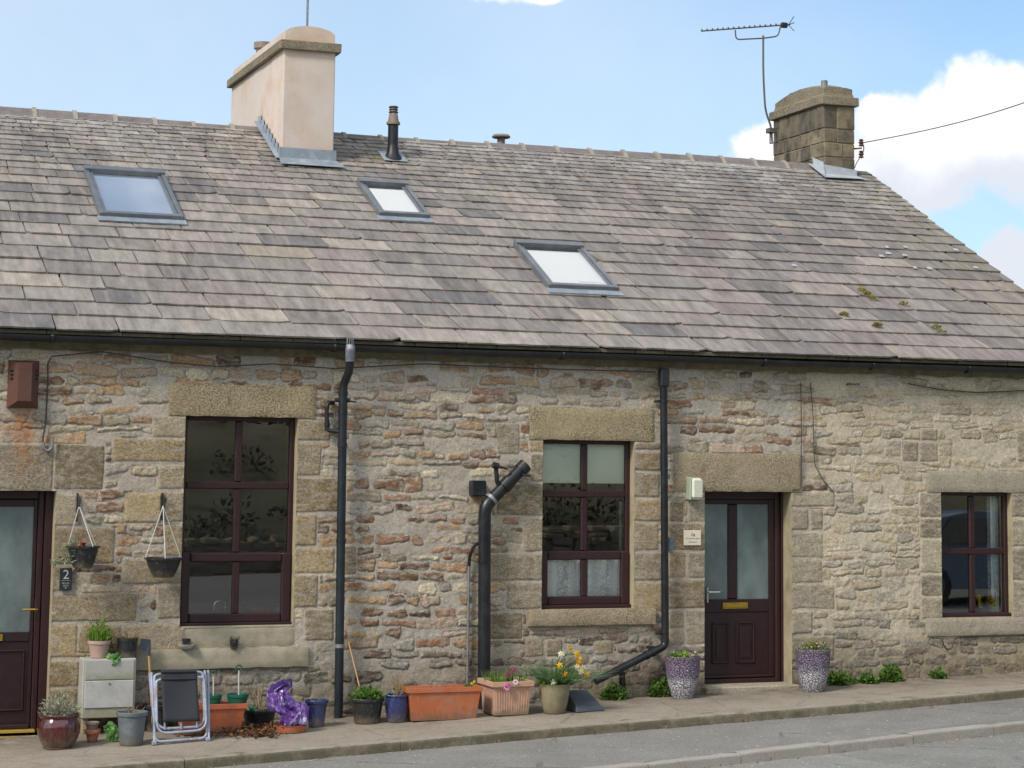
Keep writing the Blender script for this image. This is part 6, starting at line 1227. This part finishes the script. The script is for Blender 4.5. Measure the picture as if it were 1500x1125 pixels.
# signs, lamp, bell
def lettering(s, x, y, z, size, mat, parent, align='CENTER', name='lettering', squash=1.0):
    cu = bpy.data.curves.new('t', 'FONT'); cu.body = s; cu.size = size; cu.align_x = align; cu.align_y = 'CENTER'; cu.extrude = .0012
    ob = bpy.data.objects.new('t', cu); scene.collection.objects.link(ob); me = bpy.data.meshes.new_from_object(ob); bpy.data.objects.remove(ob)
    mx = Matrix.Translation((x, y, z)) @ Matrix.Rotation(math.pi/2, 4, 'X') @ Matrix.Diagonal((squash, 1, 1, 1)); me.transform(mx); me.materials.clear(); me.materials.append(mat)
    o = bpy.data.objects.new(name, me); scene.collection.objects.link(o); o.parent = parent; o.matrix_parent_inverse = Matrix.Translation(-Vector(ROOTL.get(parent.name, (0, 0, 0)))); return o
def marks(x0, x1, z, h, y, mat, parent, seed):
    """a line of writing too worn to read"""
    rr = random.Random(seed); m = MB(); x = x0
    while x < x1:
        w = h*rr.uniform(.35, .7); k = rr.random()
        m.box(x, x+h*.12, y, y+.0015, z-h/2, z+h/2*(1 if k > .4 else .3)); 
        if k > .3: m.box(x+h*.13, x+w, y, y+.0014, z+h*.05, z+h*.2)
        if k < .7: m.box(x+h*.13, x+w, y, y+.0014, z-h*.48, z-h*.33)
        x += w+h*.22
    return m.build('worn_writing', mat, parent)
a, b = P(87, 865, -.03), P(106, 832, -.03); t = thing('house_sign', 'dark slate house sign numbered 2 below the left basket', 'house sign', ((a.x+b.x)/2, -.02, a.z)); m_ = MB(); m_.cham(a.x, b.x, -.032, -.014, a.z, b.z, .003); m_.build('plate', M['slatesign'], t)
xc = (a.x+b.x)/2; H = b.z-a.z; lettering('2', xc, -.0335, b.z-H*.31, .115, M['ink2'], t); m_ = MB(); m_.box(a.x+.015, b.x-.015, -.0335, -.0325, a.z+H*.44, a.z+H*.45); m_.build('rule', M['ink2'], t); marks(a.x+.022, b.x-.028, a.z+H*.33, .015, -.0335, M['ink2'], t, 3); marks(a.x+.032, b.x-.035, a.z+H*.21, .015, -.0335, M['ink2'], t, 5); m_ = MB(); m_.cham(xc-.006, xc+.006, -.0335, -.0325, a.z+H*.10, a.z+H*.14, .001); m_.build('motif', M['ink2'], t)
a, b = P(1002, 799, -.03), P(1027, 777, -.03); t = thing('house_sign', 'small cream house sign reading 1a left of the right door', 'house sign', ((a.x+b.x)/2, -.02, a.z)); m_ = MB(); m_.cham(a.x, b.x, -.034, -.014, a.z, b.z, .004); m_.build('plate', M['creamsign'], t)
xc = (a.x+b.x)/2; H = b.z-a.z; lettering('1a', xc, -.0355, b.z-H*.27, .052, M['ink'], t); marks(a.x+.03, b.x-.03, a.z+H*.47, .013, -.0355, M['ink'], t, 8); marks(a.x+.05, b.x-.05, a.z+H*.24, .013, -.0355, M['ink'], t, 9)
for xx in (a.x+.012, b.x-.012): m_ = MB(); m_.tube([(xx, -.034, a.z+H*.5), (xx, -.037, a.z+H*.5)], .004, 8); m_.build('screw', M['chrome'], t)
a, b = P(1011, 732, -.10), P(1030, 700, -.10); t = thing('wall_lamp', 'pale ribbed bulkhead lamp on the wall left of the right door', 'wall lamp', ((a.x+b.x)/2, -.05, a.z)); m_ = MB(); m_.cham(a.x, b.x-.0, -.05, .0, a.z, b.z, .012); m_.build('back', M['white'], t)
m_ = MB(); m_.cham(a.x+.02, b.x, -.115, -.0505, a.z+.008, b.z-.008, .022)
for k in range(12): zz = a.z+.03+(b.z-a.z-.06)*k/11; m_.box(a.x+.035, b.x-.01, -.118, -.115, zz, zz+.006)
m_.build('cover', M['lampglass'], t); m_ = MB(); m_.cham(a.x-.004, a.x+.019, -.10, -.0, a.z-.004, b.z+.004, .008); m_.build('rim', plain('green tinged rim', '9fab92', .5, .1, 20), t)
a, b = P(979, 806, -.05), P(987, 787, -.05); m_ = MB(); m_.cham(a.x, b.x, -.055, .0, a.z, b.z, .006); m_.cham(a.x+.01, b.x-.006, -.062, -.054, a.z+.07, b.z-.01, .003); o = m_.build('key_safe', plain('grey blue plastic', '6d7c88', .5, .1, 20), loc=(a.x, -.03, a.z)); tag(o, 'small grey blue box on the wall behind the right drainpipe', 'key box')
# little pots on the tall window's sill
sz = P(300, 950).z+.002
t, c, r, h = on_top('plant_pot', 'tiny black pot on a white saucer, left on the tall window sill', 274, 13, 10, 13, sz+.012, -.045, M['blackpot']); m_ = MB(); m_.lathe((c.x, c.y, sz), [(.03, 0), (.05, .008), (.078, .04), (.08, .045), (.06, .03), (0, .012)], 28); m_.build('saucer', M['white'], t, smooth=True); m_ = MB(); twigs(m_, (c.x-.03, c.y, c.z+h*.8), .01, 2, .15, .6, .003); m_.build('dead_stem', M['leaf'], t, col=True)
t, c, r, h = on_top('plant_pot', 'tiny black pot of dark heather, right on the tall window sill', 344, 13, 11, 11, sz, -.045, M['blackpot']); m_ = MB(); blades(m_, (c.x, c.y, c.z+h*.8), r*.8, 50, .07, .5, .006, [lin('4a4a3c'), lin('5d5a48')], .1); m_.build('heather', M['leaf'], t, col=True)
# behind the panes
def inside(name, lab, px_, py_, Y, prof, mat, z, cat='bowl'):
    c = P(px_, py_, Y); c.z = z; m = MB(); m.lathe(c, prof, 24); o = m.build(name, mat, smooth=True, loc=tuple(c)); return tag(o, lab, cat)
z1_ = o1[2]+.042
inside('washing_up_bowl', 'red bowl inside the tall window at lower right', 374, 890, .34, [(.08, 0), (.11, .10), (.12, .105), (.10, .1), (.07, .01)], M['red'], z1_)
inside('washing_up_bowl', 'low red dish inside the tall window at lower left', 292, 896, .34, [(.09, 0), (.12, .04), (.125, .045), (.1, .04)], M['red'], z1_, 'dish')
inside('bottle', 'small pale blue bottle inside the tall window at far right', 408, 885, .33, [(.025, 0), (.027, .09), (.012, .11), (.012, .14), (0, .142)], plain('pale blue bottle', '8fb0d0', .3), z1_, 'bottle')
c = P(330, 890, .34); m_ = MB(); m_.tube(rounded([(c.x, .34, z1_), (c.x, .34, z1_+.17), (c.x-.10, .34, z1_+.17), (c.x-.11, .34, z1_+.09)], .08, 6), .009, 8); o = m_.build('tap', M['chrome'], smooth=True, loc=(c.x, .34, z1_)); tag(o, 'curved chrome tap inside the tall window', 'tap')
z4_ = o4[2]+.032; c = P(1442, 895, .20); t = thing('vase_of_flowers', 'bunch of yellow flowers inside the small right window', 'flowers', (c.x, .20, z4_)); m_ = MB(); m_.lathe((c.x, .20, z4_), [(.04, 0), (.06, .05), (.05, .10), (.055, .11)], 20); m_.build('vase', M['greypot'], t, smooth=True)
m_ = MB(); m_.leaves(60, (c.x, .20, z4_+.08), (.10, .06, .07), .05, .02, .5, .4, GREEN)
for k in range(16): flower(m_, (c.x+U(-.10, .10), .165+U(-.02, .02), z4_+U(.05, .17)), .035, lin(random.choice(['e8c422', 'd9a71e', 'efd34a'])), lin('b87a18'), (U(-.5, .5), -1, .3), 7)
m_.build('yellow_flowers', M['leaf'], t, col=True)

# ------------------------------------------------------------------ on the roof and chimneys
fb = R(7.18, 5.28, .03); t = thing('flue_pipe', 'black flue pipe standing through the slates right of the rendered chimney', 'flue pipe', fb)
m_ = MB(); zt = P(575, 155, fb.y).z-fb.z; m_.lathe(fb, [(.062, -.12), (.062, zt*.66), (.058, zt*.66)], 24); m_.build('pipe', M['blackm'], t, smooth=True)
m_ = MB(); m_.lathe((fb.x, fb.y, fb.z+zt*.64), [(.07, 0), (.082, .0), (.082, .03), (.066, .035), (.052, .12), (.045, .14), (.047, .22), (.045, .225)], 24); m_.build('cowl', M['terra_old'], t, smooth=True)
for k in range(3): collar((fb.x, fb.y, fb.z+zt*.64+.15+.03*k), .058-.004*(k == 1), .010).build('cowl_ring', M['blackm'], t, smooth=True)
m_ = MB(); m_.lathe(fb, [(.062, .16), (.075, .06), (.12, -.01), (.14, -.04)], 24); m_.build('collar', M['blackm'], t, smooth=True); m_ = MB(); m_.quad(R(7.03, 5.12, .056), R(7.33, 5.12, .056), R(7.33, 5.45, .056), R(7.03, 5.45, .056)); o = m_.build('lead_slate', M['lead'], t)
q = P(734, 206, 5.55); m_ = MB(); zt = P(734, 197, 5.55).z; m_.lathe((q.x, 5.55, zt), [(.05, -.30), (.05, -.03), (.11, -.045), (.12, -.03), (.10, -.005), (.05, .005), (0, .008)], 24); o = m_.build('roof_cowl', M['terra_old'], smooth=True, loc=(q.x, 5.55, zt-.3)); tag(o, 'low mushroom roof vent just behind the ridge', 'roof vent')
c = P(450, 32, 4.9); t = thing('aerial_mast', 'thin steel mast rising from the rendered chimney', 'mast', (c.x, 4.9, c.z)); m_ = MB(); m_.tube([(c.x, 4.9, c.z-.15), (c.x, 4.9, c.z+1.1)], .014, 8); m_.build('pole', M['galv'], t, smooth=True)
Ya = 5.75; t = thing('television_aerial', 'long television aerial on a bent mast beside the stone chimney', 'aerial', P(1131, 200, Ya)); A = lambda x, y, d=0.0: P(x, y, Ya+d)
m_ = MB(); m_.tube(rounded([A(1131, 208), A(1130, 187), A(1121, 162), A(1118, 110), A(1118, 52)], .25, 6), .014, 8); m_.build('mast', M['alum'], t, smooth=True)
m_ = MB(); m_.tube(rounded([A(1077, 44), A(1078, 58), A(1118, 56), A(1140, 53), A(1143, 39)], .06, 5), .010, 8); m_.build('cradle', M['alum'], t, smooth=True)
m_ = MB(); m_.tube([A(1027, 45.5), A(1157, 36)], .010, 8); m_.build('boom', M['alum'], t, smooth=True)
for k in range(16): u = k/15.5; q = A(1028+u*120, 45.4-u*8.8); m_ = MB(); hl = .04+.02*u; m_.tube([(q.x-.01, q.y-hl, q.z+.005), (q.x+.01, q.y+hl, q.z+.005)], .004, 5); m_.cham(q.x-.006, q.x+.006, q.y-.010, q.y+.010, q.z+.005, q.z+.028, .002); m_.build('director', M['alum'], t)
m_ = MB(); q = A(1149, 37); m_.cham(q.x-.05, q.x+.04, q.y-.03, q.y+.03, q.z-.035, q.z+.035, .008); m_.build('dipole_box', M['blackm'], t)
for s_ in (-1, 1): m_ = MB(); q = A(1155, 36.5); m_.tube([(q.x, q.y-.16, q.z), (q.x, q.y+.16, q.z)], .006, 6); m_.tube([(q.x, q.y, q.z), (q.x+.03, q.y-.10, q.z+s_*.10)], .006, 6); m_.build('reflector', M['alum'], t)
m_ = MB(); m_.cham(A(1124, 190).x, A(1134, 190).x, Ya-.05, Ya+.05, A(1128, 195).z, A(1128, 188).z, .006); m_.tube([A(1128, 188), A(1128, 210)], .010, 6); m_.tube([A(1137, 188), A(1137, 210)], .010, 6); m_.tube([A(1128, 210), A(1141, 208)], .010, 6); m_.tube([A(1128, 189), A(1141, 187)], .010, 6); m_.build('chimney_bracket', M['alum'], t)
# wire to the pole up the street
t = thing('wire_bracket', 'iron bracket with two brown insulators on the stone chimney', 'bracket', P(1255, 218, 4.95)); m_ = MB(); m_.tube([P(1250, 218, 5.0), P(1262, 217, 4.9)], .012, 8); m_.tube(rounded([P(1262, 206, 4.9), P(1266, 216, 4.9), P(1262, 232, 4.9)], .05, 4), .008, 6); m_.build('arm', M['alum'], t)
for (x, y) in ((1261.5, 209), (1261.5, 226)): m_ = MB(); q = P(x, y, 4.9); m_.lathe((q.x, q.y, q.z-.05), [(.015, 0), (.04, .01), (.02, .03), (.04, .05), (.02, .07), (.035, .085), (.01, .10)], 14); m_.build('insulator', M['vent'], t, smooth=True)
m_ = MB(); m_.tube([P(1261, 228, 4.9), P(1254, 240, 4.85), P(1252, 246, 4.86)], .006, 5); m_.build('tail', M['cable'], t)
PX = P(1760, 40, -1.0); m_ = MB(); e0 = P(1265, 209, 4.9); pts = []
for k in range(25): u = k/24; p = e0.lerp(PX, u); p.z -= .30*math.sin(math.pi*u)*.6; pts.append(p)
m_.tube(pts, .0065, 5); o = m_.build('overhead_wire', M['cable'], smooth=True, loc=tuple(e0)); tag(o, 'thin overhead wire rising from the stone chimney to the right', 'wire')
t = thing('telegraph_pole', 'wooden telegraph pole up the street, right of the gable', 'telegraph pole', (PX.x, PX.y, gz(PX.x))); m_ = MB(); m_.tube([(PX.x, PX.y, gz(PX.x)-.3), (PX.x, PX.y, PX.z+.3)], .14, 14, r2=.09); m_.build('pole', tb, t, smooth=True)
m_ = MB(); m_.cham(PX.x-.5, PX.x+.5, PX.y-.05, PX.y+.05, PX.z-.1, PX.z-.0, .01); m_.build('crossarm', tb, t)

# ------------------------------------------------------------------ the parked car the small window reflects
cx, cy = 19.3, -10.6; cz = gz(19.3)-.24
t = thing('parked_car', 'small silver blue hatchback parked up the street', 'car', (cx, cy, cz)); paint = plain('silver blue car paint', '66717d', .25, .04, 3, metal=.3, coat=.8)
pr = [(-2.0, .25), (-2.05, .55), (-1.95, .85), (-1.6, .95), (-1.0, 1.40), (-.4, 1.50), (.6, 1.47), (1.25, 1.0), (1.85, .85), (2.05, .6), (2.0, .25)]
def carbody(w, pts, mat, name, par, inset=.0):
    vs = []; L = [(-w, .10), (-w+.04, .0), (w-.04, .0), (w, .10)]; n = len(pts); m = MB()
    for (yy, d) in L:
        for (x, z) in pts: k = max(0, (z-.9))*.28; vs.append((cx+x*(1-d*.06), cy+(yy-math.copysign(k, yy)), cz+z-(d*.12 if z > .9 else 0)))
    fs = [(i*n+j, i*n+j+1, (i+1)*n+j+1, (i+1)*n+j) for i in range(3) for j in range(n-1)]+[tuple(range(n))[::-1], tuple(3*n+j for j in range(n))]; m.add(vs, fs); return m.build(name, mat, par, smooth=True)
bdy = carbody(.85, pr, paint, 'body', t)
dark = plain('dark car glass', '14181a', .08, .05, 3, coat=1.0)
for s_ in (-1, 1):
    for (xa, xb, xc, xd) in ((-1.25, -.25, -.2, -.85), (-.18, .95, .45, -.13)): m_ = MB(); yy = cy+s_*.862; yt = cy+s_*.735; m_.add([(cx+xa, yy, cz+.98), (cx+xb, yy, cz+.98), (cx+xc, yt, cz+1.38), (cx+xd, yt, cz+1.38)], [(0, 1, 2, 3)]); m_.build('side_window', dark, t)
m_ = MB(); m_.quad((cx+1.27, cy-.62, cz+1.03), (cx+1.27, cy+.62, cz+1.03), (cx+.72, cy+.55, cz+1.43), (cx+.72, cy-.55, cz+1.43)); m_.build('windscreen', dark, t)
for (x, y) in ((-1.25, -.78), (1.3, -.78), (-1.25, .78), (1.3, .78)):
    m_ = MB(); m_.tube([(cx+x, cy+y-.1, cz+.31), (cx+x, cy+y+.1, cz+.31)], .31, 24); w_ = m_.build('wheel', M['blackpot'], t, smooth=True); m_ = MB(); m_.tube([(cx+x, cy+y-.11, cz+.31), (cx+x, cy+y+.11, cz+.31)], .19, 20); m_.build('rim', M['galv'], w_, smooth=True)
for s_ in (-1, 1): m_ = MB(); m_.cham(cx+1.93, cx+2.05, cy+s_*.62-.14, cy+s_*.62+.14, cz+.62, cz+.76, .02); m_.build('headlight', M['white'], t)
